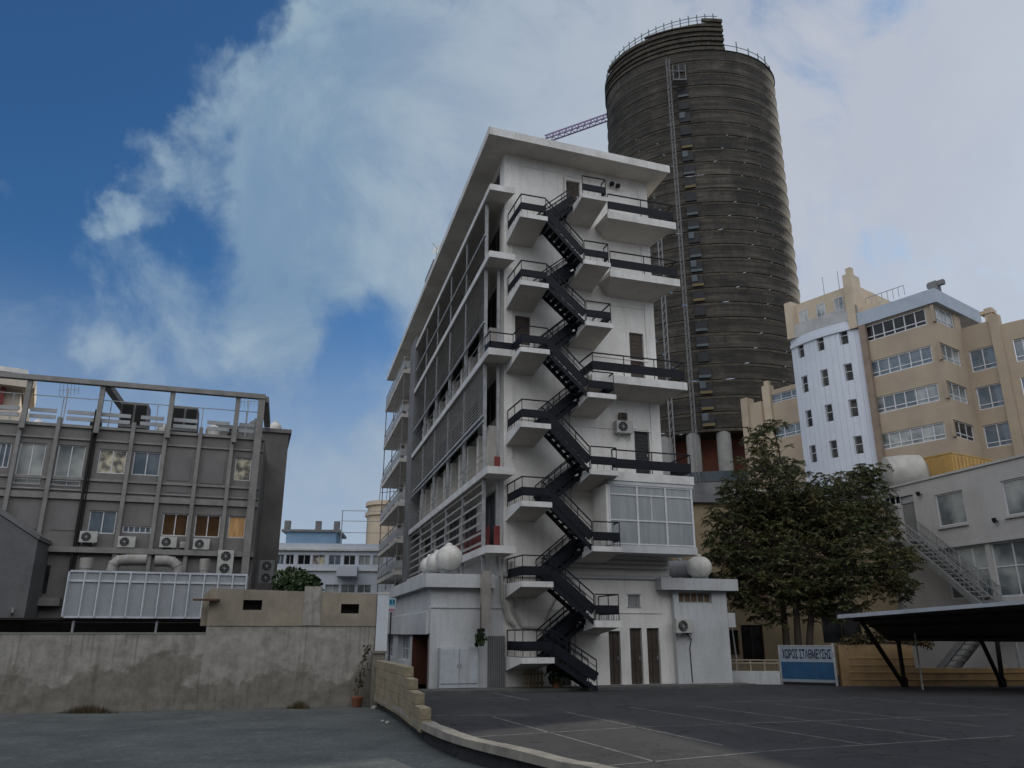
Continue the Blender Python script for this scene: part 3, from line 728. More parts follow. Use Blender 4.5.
# hotel sign (small coloured lightbox on bracket)
sg = thing('street_sign', atY(390, 612, 33.5), 'small square blue and pink sign board beside the white post', 'sign')
SF = Fr(tuple(atY(384.5, 605, 33.5))[:2], 88); s1 = SF.px(396, 599)[0]; zb = SF.px(390, 612)[1]; zt = SF.px(390, 598)[1]
b = MB(); b.box(SF, 0, s1, -.12, 0, zb, zt); b.build('board', surf('sign_white', (.42,.46,.50), rough=.5), sg)
b = MB(); b.box(SF, .04, s1-.04, .002, .006, zb+(zt-zb)*.48, zt-.04); b.build('upper_panel', surf('sign_blue', (.10,.30,.45), rough=.5), sg)
b = MB(); b.box(SF, .04, s1-.04, .002, .006, zb+.04, zb+(zt-zb)*.22); b.build('lower_panel', surf('sign_pink', (.40,.14,.2), rough=.5), sg)
b = MB()
for k in range(3): b.box(SF, .10+k*.12, .17+k*.12, .008, .011, zb+(zt-zb)*.6, zt-.09)
b.build('lettering', surf('sign_letters', (.02,.08,.16), rough=.5), sg)
b = MB(); b.bar(SF.P(s1*.6,-.06,zb), SF.P(s1*.6,-.06,-.3), .05); b.build('pole', black, sg)
# hanging plant
leafm = {}
def leafmat(name, a, b_, c_):
    m, nt, bs = _mat(name); L = nt.links.new
    tc = N(nt, 'ShaderNodeTexCoord'); n1 = N(nt, 'ShaderNodeTexNoise'); n1.inputs['Scale'].default_value = .9; n1.inputs['Detail'].default_value = 3
    L(tc.outputs['Object'], n1.inputs['Vector'])
    n2 = N(nt, 'ShaderNodeTexWhiteNoise', noise_dimensions='3D'); mp = N(nt, 'ShaderNodeMapping'); mp.inputs['Scale'].default_value = (3,3,3)
    n3 = N(nt, 'ShaderNodeTexNoise'); n3.inputs['Scale'].default_value = 9; L(tc.outputs['Object'], n3.inputs['Vector'])
    cr = N(nt, 'ShaderNodeValToRGB'); e = cr.color_ramp; e.elements[0].position = .40; e.elements[0].color = (*a, 1); e.elements[1].position = .72; e.elements[1].color = (*c_, 1)
    k = e.elements.new(.52); k.color = (*b_, 1)
    av = N(nt, 'ShaderNodeMath', operation='MULTIPLY_ADD'); av.inputs[1].default_value = .5
    hv = N(nt, 'ShaderNodeMath', operation='MULTIPLY'); hv.inputs[1].default_value = .5; L(n3.outputs['Fac'], hv.inputs[0])
    L(n1.outputs['Fac'], av.inputs[0]); L(hv.outputs[0], av.inputs[2]); L(av.outputs[0], cr.inputs['Fac'])
    L(cr.outputs['Color'], bs.inputs['Base Color']); bs.inputs['Roughness'].default_value = .55; bs.inputs['Specular IOR Level'].default_value = .3
    bs.inputs['Transmission Weight'].default_value = 0
    return m
leaf_tree = leafmat('tree_leaves', (.026,.042,.014), (.060,.066,.022), (.17,.10,.04))
leaf_green = leafmat('shrub_leaves', (.015,.034,.012), (.03,.052,.018), (.06,.07,.03))
leaf_dry = leafmat('dry_ivy', (.03,.028,.015), (.06,.045,.02), (.09,.06,.03))
def leaves(mb, c, rad, n, size, sz=1.0, droop=.4):
    c = Vector(c)
    for _ in range(n):
        d = Vector((random.gauss(0,1), random.gauss(0,1), random.gauss(0,1))); d.normalize()
        p = c+Vector((d.x*rad, d.y*rad, d.z*rad*sz))*(random.random()**.45)
        a = Vector((random.uniform(-1,1), random.uniform(-1,1), random.uniform(-1,.4)-droop)).normalized()
        b_ = a.cross(Vector((random.uniform(-1,1), random.uniform(-1,1), random.uniform(-1,1)))).normalized()
        l = size*random.uniform(.6,1.3); w = l*.34
        i = len(mb.v); mb.v += [p, p+a*l*.5+b_*w, p+a*l, p+a*l*.5-b_*w]; mb.f.append((i,i+1,i+2,i+3))
def foliage(name, mb, mat, parent=None):
    me = bpy.data.meshes.new(name); off = Vector(parent.location) if parent else Vector((0,0,0))
    me.from_pydata([tuple(q-off) for q in mb.v], [], mb.f); me.materials.append(mat)
    o = bpy.data.objects.new(name, me); COL.objects.link(o)
    if parent: o.parent = parent
    return o
u, z = FR.px(480, 636, .5); c = FR.P(u, .55, z)
hp = thing('hanging_plant', (c.x,c.y,c.z-.35), 'trailing green plant hanging from the flue beside the cabinet', 'plant')
b = MB(); leaves(b, c, .24, 130, .18, 1.4, 1.4); foliage('leaves', b, leaf_green, hp)
b = MB(); b.lathe((c.x,c.y,c.z+.05), [(0,.1),(.2,.15)], n=12); b.bar((c.x,c.y,c.z+.2),(c.x,c.y,c.z+1.2),.02); b.build('basket', black, hp)
# clutter under the stair
pal = thing('pallet', FR.P(.9,.5,.1), 'pale slatted wooden pallet leaning under the lowest landing', 'pallet')
b = MB()
for k in range(6): b.box(FR, .75+k*.14, .82+k*.14, .3, .36, .1, .72)
for z in (.2, .55): b.box(FR, .7, 1.6, .24, .298, z, z+.08)
b.build('boards', surf('pale_wood', (.34,.27,.18), rough=.9), pal)
sp_ = thing('shrub', FR.P(1.9,1.0,.1), 'dark leafy potted shrub under the lowest stair flight', 'plant')
b = MB(); leaves(b, FR.P(1.85,1.0,.75), .42, 500, .16, 1.4); foliage('leaves', b, leaf_green, sp_)
b = MB(); b.lathe(FR.P(1.85,1.0,.1), [(0,.15),(.3,.22),(.32,.18)], n=14); b.build('pot', terr, sp_)
# floodlights on gable top
for (x, y, lb) in ((611,185,'tiny dark floodlight on the gable under the roof, left one of the pair'),(617,187,'tiny dark floodlight on the gable under the roof, right one of the pair')):
    u, z = FR.px(x, y, .1); t = thing('floodlight', FR.P(u,.1,z), lb, 'floodlight', 'gable floodlights')
    b = MB(); b.box(FR, u-.09, u+.09, .12, .3, z-.08, z+.08); b.build('lamp_head', black, t)
    b = MB(); b.bar(FR.P(u,0,z), FR.P(u,.13,z), .03); b.build('bracket', black, t)
# satellite dish on roof edge
def dish(p, rad, label, facing=Vector((-.6,-.5,.5)), mat=tankw, base=1.0):
    t = thing('satellite_dish', (p.x,p.y,p.z-base), label, 'satellite dish')
    b = MB(); a = facing.normalized(); b.lathe(p, [(-.22*rad+ .22*rad*(k/6)**2, rad*k/6) for k in range(7)]+[(.0,rad*.97)]+[(-.2*rad+.2*rad*(k/6)**2+.01, rad*.97*k/6) for k in range(5,0,-1)], axis=a, n=24); b.build('reflector', mat, t, smooth=True)
    b = MB(); b.tube([(p.x,p.y,p.z-base),(p.x,p.y,p.z)], .03, 8); b.tube([p-a*.1, p+a*rad*.9], .015, 6); b.build('mast', steel, t)
    return t
dq = LF.px(437, 248, .95); dp = LF.P(dq[0], .95, dq[1]); dish(dp, .5, 'grey satellite dish on the roof edge of the tall white block', base=dp.z-24.5)

# ================================================================== LEFT LOT: walls
WF = Fr((-4.95,29.94), 75.7)
zt = WF.px(100, 632)[1]; zt = 2.1
bw = thing('boundary_wall', WF.P(-12, 0, -.35), 'long low boundary wall in stained grey render at the back of the gravel lot', 'wall')
uS = WF.px(205, 640)[0]
b = MB(); b.box(WF, -24, uS, -.3, 0, -.36, 2.08); b.build('wall', wallm, bw)
b = MB(); b.box(WF, -24, uS-.005, -.31, .02, 2.083, 2.13); b.build('coping', surf('coping_concrete', (.25,.25,.24), (.18,.18,.17)), bw)
# block shed
sd = thing('block_shed', WF.P(uS/2, 0, -.35), 'tan block outbuilding with two small square vent holes, grey render below', 'shed')
zc = WF.px(300, 626)[1]; zr = 3.82
h1 = WF.rect(243, 600, 262, 610); h2 = WF.rect(341, 604, 359, 613.5)
b = MB(); b.wall(WF, uS+.001, -.02, -.36, zc, [], w=0); b.quad(WF.P(uS+.001,0,-.36),WF.P(uS+.001,-3,-.36),WF.P(uS+.001,-3,zc),WF.P(uS+.001,0,zc))
b.build('lower_wall', wallm, sd)
tanb = surf('tan_block', (.31,.27,.21), (.21,.185,.15), scale=.9, streak=.45, grime=(.12,.10,.08))
zL = WF.px(205, 588)[1]; zRr = WF.px(370, 594)[1]
b = MB()
b.wall(WF, uS+.002, -.02, zc, 3.35, [list(h1), list(h2)], depth=.35, w=.03)
b.hexa([WF.P(uS+.002,-.3,3.35),WF.P(-.02,-.3,3.35),WF.P(-.02,.03,3.35),WF.P(uS+.002,.03,3.35),WF.P(uS+.002,-.3,zL),WF.P(-.02,-.3,zRr),WF.P(-.02,.03,zRr),WF.P(uS+.002,.03,zL)])
b.hexa([WF.P(uS+.002,-.29,zc),WF.P(uS+.003,-3,zc),WF.P(uS-.25,-3,zc),WF.P(uS-.25,-.29,zc),WF.P(uS+.002,-.29,zL-.02),WF.P(uS+.003,-3,zL-.1),WF.P(uS-.25,-3,zL-.25),WF.P(uS-.25,-.29,zL-.2)])
b.build('upper_wall', tanb, sd)
pa0, pa1 = WF.px(303,612)[0], WF.px(321,612)[0]; b = MB(); b.box(WF, pa0, pa1, .031, .05, zc+.02, 3.72); b.build('render_patch', wallm, sd)
b = MB(); b.box(WF, uS+.4, -.05, -3, -.3, 3.3, 3.36); b.build('roof', greyc, sd)
b = MB()
for h in (h1, h2): b.box(WF, h[0]-.02, h[1]+.02, -.345, -.30, h[2]-.02, h[3]+.02)
b.build('vent_backing', black, sd)
b = MB(); b.box(WF, uS-.5, uS+.35, .031, .35, 3.18, 3.24); b.bar(WF.P(uS+.1,.05,3.16), WF.P(uS+.1,.3,3.16), .04); b.build('rusty_canopy', surf('rusty_sheet', (.12,.07,.045), rough=.9), sd)
wp = thing('white_post', WF.P(.18,0,-.3), 'tall plain white painted post at the right end of the tan shed', 'post')
b = MB(); za = WF.px(378, 594)[1]; b.box(WF, .0, .42, -.35, .08, -.34, za); b.build('shaft', surf('white_post_paint', (.56,.60,.64), (.46,.49,.53), streak=.3), wp)
b = MB(); b.box(WF, -.02, .44, -.37, .10, za+.002, za+.05); b.build('cap', whiteb, wp)
# weeds at wall foot
for (x, y, n, rx, lb) in ((92, 705, 900, .8, 'wide low clump of dry weeds at the foot of the stained wall'),(300, 701, 450, .4, 'small weed clump at the foot of the shed wall')):
    p = WF.px(x, y, .2); q_ = WF.P(p[0], .25, -.35); t = thing('weeds', q_, lb, 'weeds', 'weeds at the wall foot')
    b = MB()
    for _ in range(n):
        a = Vector((q_.x+random.gauss(0,rx*.5), q_.y-random.uniform(0,.3), -.35)); h = random.uniform(.06,.32)*math.exp(-((a.x-q_.x)/rx)**2)
        d_ = Vector((random.uniform(-.1,.1), random.uniform(-.1,.1), h)); i = len(b.v); b.v += [a, a+Vector((.018,0,0)), a+d_]; b.f.append((i,i+1,i+2))
    foliage('blades', b, leaf_dry, t)
# stone wall
sw = thing('stone_wall', (-3.8,26.5,-.35), 'stepped wall of pale yellow stone blocks running towards the white building', 'wall')
yst = surf('pale_yellow_stone', (.31,.265,.18), (.22,.185,.13), scale=2.5, streak=.25, fineamt=.35)
pts = [Vector((x,y,0)) for x,y in kerb]
def along(d):
    for a, b_ in zip(pts[:-1], pts[1:]):
        l = (b_-a).length
        if d <= l: return a+(b_-a)*d/l, (b_-a).normalized()
        d -= l
    return pts[-1], (pts[-1]-pts[-2]).normalized()
b = MB(); ch = .31; tops = [(0, 1.35),(3.0,1.2),(4.6,.98),(5.4,.62),(6.6,.38)]
for k in range(6):
    z0 = -.14+k*ch*.87; d0 = .35+(.22 if k%2 else 0)
    while d0 < 10.2:
        L_ = random.uniform(.55,.85); top = 1.42-.05*d0
        lim = (10.2, 9.8, 9.2, 8.0, 6.6, 0)[k]
        if d0+L_ < lim+.2:
            A, t_ = along(d0+.015); B, t2 = along(min(d0+L_, lim)-.015); n_ = Vector((t_.y,-t_.x,0))*(.13+random.uniform(-.01,.01))
            b.hexa([Vector((p.x,p.y,z0)) for p in (A-n_,B-n_,B+n_,A+n_)]+[Vector((p.x,p.y,z0+ch*.85)) for p in (A-n_,B-n_,B+n_,A+n_)])
        d0 += L_
b.build('stone_blocks', yst, sw, bevel=.015)
b = MB(); A, t_ = along(0); b.box(Fr((A.x,A.y,0), 75.7), -.22, .22, -.2, .22, -.34, 1.42); b.box(Fr((A.x,A.y,0), 75.7), -.27, .27, -.25, .27, 1.423, 1.50)
b.build('end_pier', surf('pier_concrete', (.22,.20,.16), (.15,.14,.12), streak=.3), sw)
# kerb wall
kw = MB(); secs = []
sp_pts = [along(d_*.5)[0] for d_ in range(0, 90)]
sm_ = [sum((sp_pts[max(0,min(89-1,k+q))] for q in (-2,-1,0,1,2)), Vector((0,0,0)))/5 for k in range(89)]
for k, p_ in enumerate(sm_):
    t_ = (sm_[min(88,k+1)]-sm_[max(0,k-1)]).normalized(); n_ = Vector((t_.y,-t_.x,0)); zt_ = .10+random.uniform(-.015,.015); wv = random.uniform(-.012,.012)
    secs.append([Vector((q_.x,q_.y,z_)) for q_, z_ in ((p_-n_*.30,-.37),(p_-n_*(.24+wv),zt_-.03),(p_-n_*(.20+wv),zt_),(p_+n_*.12,zt_),(p_+n_*.14,-.05))])
for A_, B_ in zip(secs[:-1], secs[1:]):
    for q in range(4): kw.quad(A_[q], B_[q], B_[q+1], A_[q+1])
kwo = kw.build('kerb_wall', surf('kerb_concrete', (.27,.25,.215), (.17,.16,.14), streak=.5, grime=(.09,.08,.07), scale=2))
tag(kwo, 'low curving concrete kerb wall dividing the gravel lot from the asphalt car park', 'kerb')
# flower pot + rubbish at corner
fp = thing('flower_pot', (-5.4,29.5,-.35), 'terracotta pot with a straggly climber against the end of the shed', 'plant pot')
b = MB(); b.lathe((-5.4,29.45,-.35), [(0,.14),(.28,.2),(.3,.21),(.34,.21),(.35,.17)], n=18); b.build('pot', terr, fp, smooth=True)
b = MB(); b.tube([(-5.4,29.45,0),(-5.35,29.5,.7),(-5.25,29.55,1.3),(-5.1,29.6,1.75)], [.015,.012,.01,.006], 6); b.build('stem', bark, fp)
b = MB()
for k in range(9): leaves(b, (-5.38+.03*k,29.45,.25+.18*k), .16, 14, .12)
foliage('leaves', b, leaf_dry, fp)
for k, (x, y, s_, lb) in enumerate(((-4.7,28.9,.10,'small pale stone lying at the foot of the pier'),(-3.55,24.3,.07,'flat pale crumb of rubble beside the kerb wall bend'),(-3.75,24.7,.06,'smallest rubble crumb next to the kerb wall'))):
    b = MB(); b.lathe((x,y,-.35), [(0,s_),(s_*.5,s_*1.1),(s_*.9,s_*.5)], n=7); tag(b.build('rubble', surf('rubble', (.4,.39,.36))), lb, 'rubble', 'rubble by the kerb')

# ================================================================== SHEET-METAL LEAN-TO
SHF = Fr(tuple(atY(63, 617, 33.0))[:2], 70)
su1 = SHF.px(245, 600)[0]
lt = thing('lean_to_roof', SHF.P(5, 0, -.35), 'white sheet-metal enclosure raised on posts over a dark open shed', 'shed')
zb = SHF.px(64, 617)[1]; ztp = SHF.px(68, 571.5, -.05)[1]
b = MB(); P = SHF.P
b.hexa([P(0,0,zb),P(su1,0,zb),P(su1,.04,zb),P(0,.04,zb),P(.05,-.05,ztp),P(su1,-.05,ztp),P(su1,-.01,ztp),P(.05,-.01,ztp)])
b.build('sheet', whitep, lt)
b = MB()
for k in range(13):
    u = su1*k/12; b.bar(P(u,.05,zb), P(u,.01,ztp), .12 if k%2 else .20, .05)
zz = zb+(ztp-zb)*.80; b.bar(P(0,.03,zz), P(su1,.03,zz), .05, .09)
b.bar(P(0,.06,zb), P(su1,.06,zb), .06, .07); b.bar(P(0,.01,ztp+.02), P(su1,.01,ztp+.02), .06, .08)
b.build('batten', surf('white_batten', (.50,.54,.58), rough=.5), lt)
b = MB(); b.hexa([P(-14,-6,zb-.12),P(su1,-6,zb-.12),P(su1,.0,zb-.12),P(-14,.0,zb-.12),P(-14,-6,zb-.04),P(su1,-6,zb-.04),P(su1,.0,zb-.04),P(-14,.0,zb-.04)])
b.build('dark_roof', black, lt)
b = MB()
for k in range(9): b.bar(P(-12+k*3.1,-.1,-.35), P(-12+k*3.1,-.1,zb-.13), .08)
b.build('post', steel, lt)
b = MB(); b.quad(P(-14,-5.9,-.35),P(su1,-5.9,-.35),P(su1,-5.9,zb-.13),P(-14,-5.9,zb-.13)); b.quad(P(su1,-5.9,-.35),P(su1,0,-.35),P(su1,0,zb-.13),P(su1,-5.9,zb-.13)); b.build('back_wall', offd, lt)

# ================================================================== GREY OUTBUILDING far left
p = atY(37, 545, 37.5); GF = Fr((p.x, p.y), 72)
ob = thing('grey_outbuilding', (p.x-2,p.y-1,-.35), 'plain dark grey rendered outbuilding with a sloping roof edge at the left', 'building')
zr1 = GF.px(39, 540)[1]; u0, z0 = GF.px(0, 515); 
sl = (z0-zr1)/u0
b = MB(); P = GF.P
b.hexa([P(-9,-4,-.35),P(0,-4,-.35),P(0,0,-.35),P(-9,0,-.35),P(-9,-4,zr1+sl*-9),P(0,-4,zr1),P(0,0,zr1),P(-9,0,zr1+sl*-9)])
b.build('wall', surf('dark_grey_render', (.125,.125,.13), (.10,.10,.105), streak=.3), ob)
b = MB(); b.hexa([P(-9.2,-4.2,zr1+sl*-9.2+.003),P(.06,-4.2,zr1+.003),P(.06,.06,zr1+.003),P(-9.2,.06,zr1+sl*-9.2+.003),P(-9.2,-4.2,zr1+sl*-9.2+.22),P(.06,-4.2,zr1+.2),P(.06,.06,zr1+.2),P(-9.2,.06,zr1+sl*-9.2+.22)])
b.build('roof', surf('roof_edge', (.15,.15,.155), rough=.7), ob)
b = MB(); b.tube([P(-.5,.06,3.2),P(-.45,.2,3.0),P(-.5,.06,2.9)], .05, 8); b.box(GF, -2.1, -1.9, .01, .1, 3.5, 3.8); b.build('wall_fitting', greyc, ob)

# ================================================================== GREY OFFICE BUILDING (left)
p = atY(253, 560, 43.0); OF = Fr((p.x, p.y), 72)
of = thing('office_building', (p.x-12, p.y-3, -.35), 'four-storey grey office block with pilasters and an open steel frame on its roof', 'building')
zroof = OF.px(237, 437)[1]; 
def oz(x, y): return OF.px(x, y)[1]
rowU = (oz(112,473.5), oz(112,449.5)); rowL = (oz(175,536), oz(175,513.5))
def ou(x, y): return OF.px(x, y)[0]
wins = []
rowT = (oz(35,484.5), rowU[1]+.1)
for (x0, x1, row, y, kind) in ((-2,10,rowU,455,'b'),(17,44,rowT,460,'d'),(56,84,rowT,460,'d'),(98,126,rowU,461,'c'),(132.5,160,rowU,463,'b'),(234.5,251,rowU,470,'o2'),
        (88.5,116,rowL,521,'b'),(162,187.5,rowL,525,'n'),(194.5,220,rowL,526,'n'),(228,245.5,rowL,527,'o')):
    wins.append((ou(x0,y), ou(x1,y), row[0], row[1], kind))
small = (ou(122.5,528), ou(151,530), oz(137,533), oz(137,526))
m = MB(); m.wall(OF, -32, 0, -.35, zroof, [w[:4] for w in wins]+[small], depth=.22)
D = 14
q0 = OF.P(0,0,0); sa = LF.a
def back(u, v, z): q = OF.P(u,0,0); return Vector((q.x+sa.x*v, q.y+sa.y*v, z))
m.quad(back(-32,0,zroof), back(0,0,zroof), back(0,D,zroof), back(-32,D,zroof))
m.build('wall', offc, of)
m = MB(); m.quad(back(0,0,-.35), back(0,D,-.35), back(0,D,zroof), back(0,0,zroof)); m.quad(back(-32,D,-.35), back(0,D,-.35), back(0,D,zroof), back(-32,D,zroof)); m.build('side_wall', offd, of)
pmk = {'b':g_blue,'d':g_grey,'c':g_curt,'n':g_brown,'o':g_blind,'o2':g_curt}
for w in wins:
    window(OF, w[0], w[1], w[2], w[3], of, w=-.14, nu=1 if w[4] in 'oo2' else 2, pm=pmk[w[4]], fm=wf)
    if w[4] == 'd':
        gr_ = MB()
        for k in range(4): gr_.tube([OF.P(w[0]-.05,.08,w[2]-.2+k*.22), OF.P(w[1]+.05,.08,w[2]-.2+k*.22)], .02, 6)
        gr_.build('window_guard', postm, of)
window(OF, *small, of, w=-.12, nu=5, pm=g_blue)
# recessed panels between pilasters (proud ribs)
pxs = [(-27,487),(10,487),(48.5,487),(125.5,487),(159.5,487),(194.5,487),(227.5,487),(253,487)]
pu = [ou(*a) for a in pxs]; pu += [pu[0]-(pu[1]-pu[0])*k for k in (1,2,3)]
m = MB()
for k, u in enumerate(pu):
    wd = .10 if k != 7 else .20
    m.box(OF, u-wd, u+wd*.9, .003, .26, 4.6, zroof+.35)
m.build_each('pilaster', pil, of)
m = MB()
for (x, y, t_) in ((150,483,.12),(150,494,.08),(150,444,.10),(150,500,.3)):
    z = oz(x, y); m.box(OF, -32, -.02, .003, .07+t_*.2, z-t_/2, z+t_/2)
zl = oz(120, 551); m.box(OF, -32, 0, .003, .35, zl-.15, zl+.12)
m.box(OF, -32, 0, .003, .12, zroof-.12, zroof+.03)
m.build_each('ledge', pil, of)
m = MB()
for (x0, x1, y0, y1) in ((163,192,456,480),(197,226,459,483),(163,192,484,492)):
    u0, u1 = ou(x0,470)+.25, ou(x1,470)-.1; m.box(OF, u0, u1, .004, .03, oz(x0,y1), oz(x0,y0))
for (x0, x1, y) in ((17,44,505),(52,80,507)): m.box(OF, ou(x0,y)+.1, ou(x1,y)-.05, .004, .03, rowL[0]+.1, rowL[1]+.1)
m.build_each('blind_panel', offp, of)
m = MB(); ud = ou(86.5, 487); m.box(OF, ud-.14, ud-.02, .05, .25, -.3, zroof+.9); m.box(OF, ud+.04, ud+.1, .05, .17, 4, zroof); m.build_each('drain_pipe', black, of)
# lower recessed front
m = MB(); m.box(OF, ou(29,560)+.0, ou(52,560), .01, .06, oz(40,593), oz(40,565)); m.build('window', g_dark, of)
m = MB(); m.box(OF, ou(25,600), ou(62,600), .01, .5, oz(40,606), oz(40,598)); m.build_each('ledge', pil, of)
# roof frame
zf = oz(262, 397)
m = MB()
fpx = [(-60,395),(30,395),(103.5,395),(173,400),(238,405),(261.5,405)]
fu = [ou(*a) for a in fpx]
for k, u in enumerate(fu): 
    wd = .12 if k < 5 else .18
    m.box(OF, u-wd, u+wd, .27, .27+wd*1.6, (zroof-.4 if k < 5 else 0), zf-.26)
m.box(OF, -34, fu[-1]+.18, .27, .62, zf-.26, zf)
for u, v in ((fu[2], 5), (fu[-1]-.02, 6)):
    A = OF.P(u+.2,.3,zf-.2); B = A+sa*v; m.bar(A, B, .35, .34)
    if u == fu[2]: m.bar(B, Vector((B.x,B.y,zroof)), .4, .4)
m.build('roof_frame', pil, of)
# roof railing slats
m = MB()
for a, b_ in zip(sorted(pu)[:-1], sorted(pu)[1:]):
    for z in (.28, .62): m.box(OF, a+.25, b_-.25, -.05, .02, zroof+z, zroof+z+.2)
m.build('roof_parapet_rail', surf('pale_rail', (.36,.38,.40), rough=.6), of)
m = MB(); m.bar(OF.P(-32,0,zroof+1.5), OF.P(-.3,0,zroof+1.5), .04)
for k in range(14): m.bar(OF.P(-31+k*2.3,0,zroof), OF.P(-31+k*2.3,0,zroof+1.5), .035)
m.build('roof_handrail', steel, of)
# stair/shaft wing behind
wu0 = OF.px(262, 500, -6)[0]; wu1 = OF.px(289, 434, -6)[0]; wz = OF.px(278, 433, -6)[1]
m = MB(); m.box(OF, wu0-3, wu1, -12, -6, -.35, wz); m.build('side_wing', offd, of)
m = MB(); m.box(OF, wu0-3.2, wu1+.15, -12.1, -5.85, wz+.002, wz+.25); m.build('side_wing_roof', offp, of)

for (x, y, lb) in ((88.5,543,'cream air conditioner farthest left below the left office window row'),(126.5,548,'cream air conditioner below the narrow strip window on the grey office'),(168,548,'cream air conditioner under the left one of the two brown windows'),(201,550,'cream air conditioner under the right one of the two brown windows')):
    acopy(OF, x, y, .08, lb)
ac2 = make_ac('tall twin-fan air conditioner on the grey office wall right of the ducts', size=(.8,.34,1.25), fans=2)
u, z = OF.px(224, 575, .3); put(ac2, OF, u, .3, z)
ac3 = make_ac('dark twin-fan air conditioner in shade at the right corner of the grey office', size=(.8,.34,1.25), fans=2, mat=greyc)
u, z = OF.px(265, 584, -1.2); put(ac3, OF, u, -1.2, z)
bx = thing('junction_box', OF.P(ou(183,545),.05,oz(183,545)), 'tiny pale round-faced box between two office air conditioners', 'junction box')
b = MB(); u, z = OF.px(183,548); b.box(OF, u-.16, u+.16, .01, .16, z, z+.3); b.build('casing', acw, bx, bevel=.02)
b = MB(); b.lathe(OF.P(u,.165,z+.15), [(0,.1),(.02,.1)], axis=OF.n, n=14); b.build('fan_cover', steel, bx)
# ducts
def duct(label, pix, rad, w):
    P_ = [OF.P(*(lambda q: (q[0], w, q[1]))(OF.px(x, y, w))) for x, y in pix]
    t = thing('air_duct', P_[0], label, 'duct', 'white air ducts over the lean-to'); b = MB()
    b.tube(P_, rad, 14); b.build('tube', surf('dull_duct', (.33,.32,.30), (.25,.24,.22), streak=.3), t, smooth=True)
    b = MB()
    for k in range(1, len(P_)-1):
        d_ = (P_[k+1]-P_[k-1]).normalized(); b.tube([P_[k]-d_*.03, P_[k]+d_*.03], rad*1.07, 14)
    b.build('joint_ring', steel, t)
duct('bulky white bent air duct above the left half of the lean-to', ((112,580),(112,571),(114,564),(119,560.5),(127,560),(147,560)), .27, 1.6)
duct('white air duct bending down to the right above the lean-to', ((155,561),(166,561),(172,562),(177,566),(178.5,572),(178.5,582)), .27, 1.6)
duct('short pale vertical duct stub at the left end of the lean-to', ((84,580),(86,568),(87,558)), .3, 1.6)
duct('thin square-cut vertical duct left of the twin-fan unit', ((204,582),(204,570),(205,559)), .24, 1.2)

# rooftop gear on the office
def cooler(x, y, label):
    u, z = OF.px(x, y, -2); 
    t = thing('rooftop_cooler', OF.P(u,-2.6,zroof), label, 'cooler', 'rooftop coolers')
    b = MB(); P = OF.P; S = .72
    z0 = zroof+.6; z1 = z0+1.45
    b.hexa([P(u-S,-2,z0),P(u+S,-2,z0),P(u+S,-3.6,z0),P(u-S,-3.6,z0),P(u-S*.9,-2.05,z1),P(u+S*.9,-2.05,z1),P(u+S*.9,-3.5,z1),P(u-S*.9,-3.5,z1)]); b.build('casing', surf('cooler_grey', (.16,.16,.165), rough=.7), t)
    b = MB()
    for s_ in (-.46, .0+.42): b.box(OF, u+s_*.78-.27, u+s_*.78+.3, -1.995, -1.98, z0+.15, z1-.15)
    b.build('intake_panel', black, t)
    b = MB(); 
    for s_ in (-1,1): b.bar(P(u+s_*.6,-2.2,zroof),P(u+s_*.6,-2.2,z0),.08); b.bar(P(u+s_*.6,-3.4,zroof),P(u+s_*.6,-3.4,z0),.08)
    b.build('leg', steel, t)
cooler(132, 427, 'boxy dark evaporative cooler on the office roof, left one')
cooler(183, 430, 'boxy dark evaporative cooler on the office roof, right one')
def rtank(x, y, rpx, wv, label, vert=True, mat=tankw):
    u, z = OF.px(x, y, wv); c = OF.P(u, wv, z); d = c.y*math.cos(PITCH)+(z-H)*math.sin(PITCH); r = rpx*d/F
    base = zroof if x < 264 else wz+.25
    t = thing('rooftop_tank', (c.x,c.y,base), label, 'water tank', 'rooftop tanks on the office')
    b = MB(); pr_ = [(base-z, r*.9)]+[(0, r)]+[(r*.9*math.sin(PI/2*k/6), r*math.cos(PI/2*k/6)) for k in range(1,7)]
    b.lathe((c.x,c.y,z), pr_, n=20); b.build('shell', mat, t, smooth=True)
    b = MB(); b.lathe((c.x,c.y,z+r*.88), [(0,r*.25),(.1,r*.2)], n=10); b.build('lid', mat, t)
rtank(163, 430, 6, -3, 'white dome-top tank between the two coolers on the office roof')
rtank(213, 431, 7, -3, 'low white dome-top tank right of the coolers on the office roof')
rtank(255, 426, 6.5, -2, 'grey dome-top tank behind the corner post of the roof frame', mat=greyc)
rtank(275, 428, 6.5, -8, 'white dome-top tank on the dark side wing of the office')
rtank(96, 424, 5.5, -3, 'black round tank behind the drain pipe on the office roof', mat=black)
rtank(38, 425, 6, -4, 'pale squat tank at the left of the office roof')
rtank(232, 436, 5, -1.5, 'small black tank near the right end of the office roof', mat=black)
def antenna(x, y0, y1, wv, label, fr=None, nb=6, wd=.8):
    fr = fr or OF; u, zb_ = fr.px(x, y1, wv); zt_ = fr.px(x, y0, wv)[1]
    t = thing('antenna', fr.P(u,wv,zb_-1.2), label, 'antenna'); b = MB()
    b.bar(fr.P(u,wv,zb_-1.2), fr.P(u,wv,zt_), .05); b.build('mast', steel, t)
    b = MB(); z = zt_-.15; b.bar(fr.P(u-wd*.6,wv,z), fr.P(u+wd*.7,wv,z+.15), .03)
    for k in range(nb):
        s_ = -wd*.55+wd*1.2*k/(nb-1); l = .42-.04*k; b.bar(fr.P(u+s_,wv-l*.4,z+.1+(-l)), fr.P(u+s_,wv+l*.4,z+.1+l), .02)
    b.build('aerial', steel, t)
antenna(62, 388, 425, -4, 'thin television aerial on the left of the office roof')
antenna(246, 400, 428, -4, 'thin television aerial near the right corner of the roof frame')

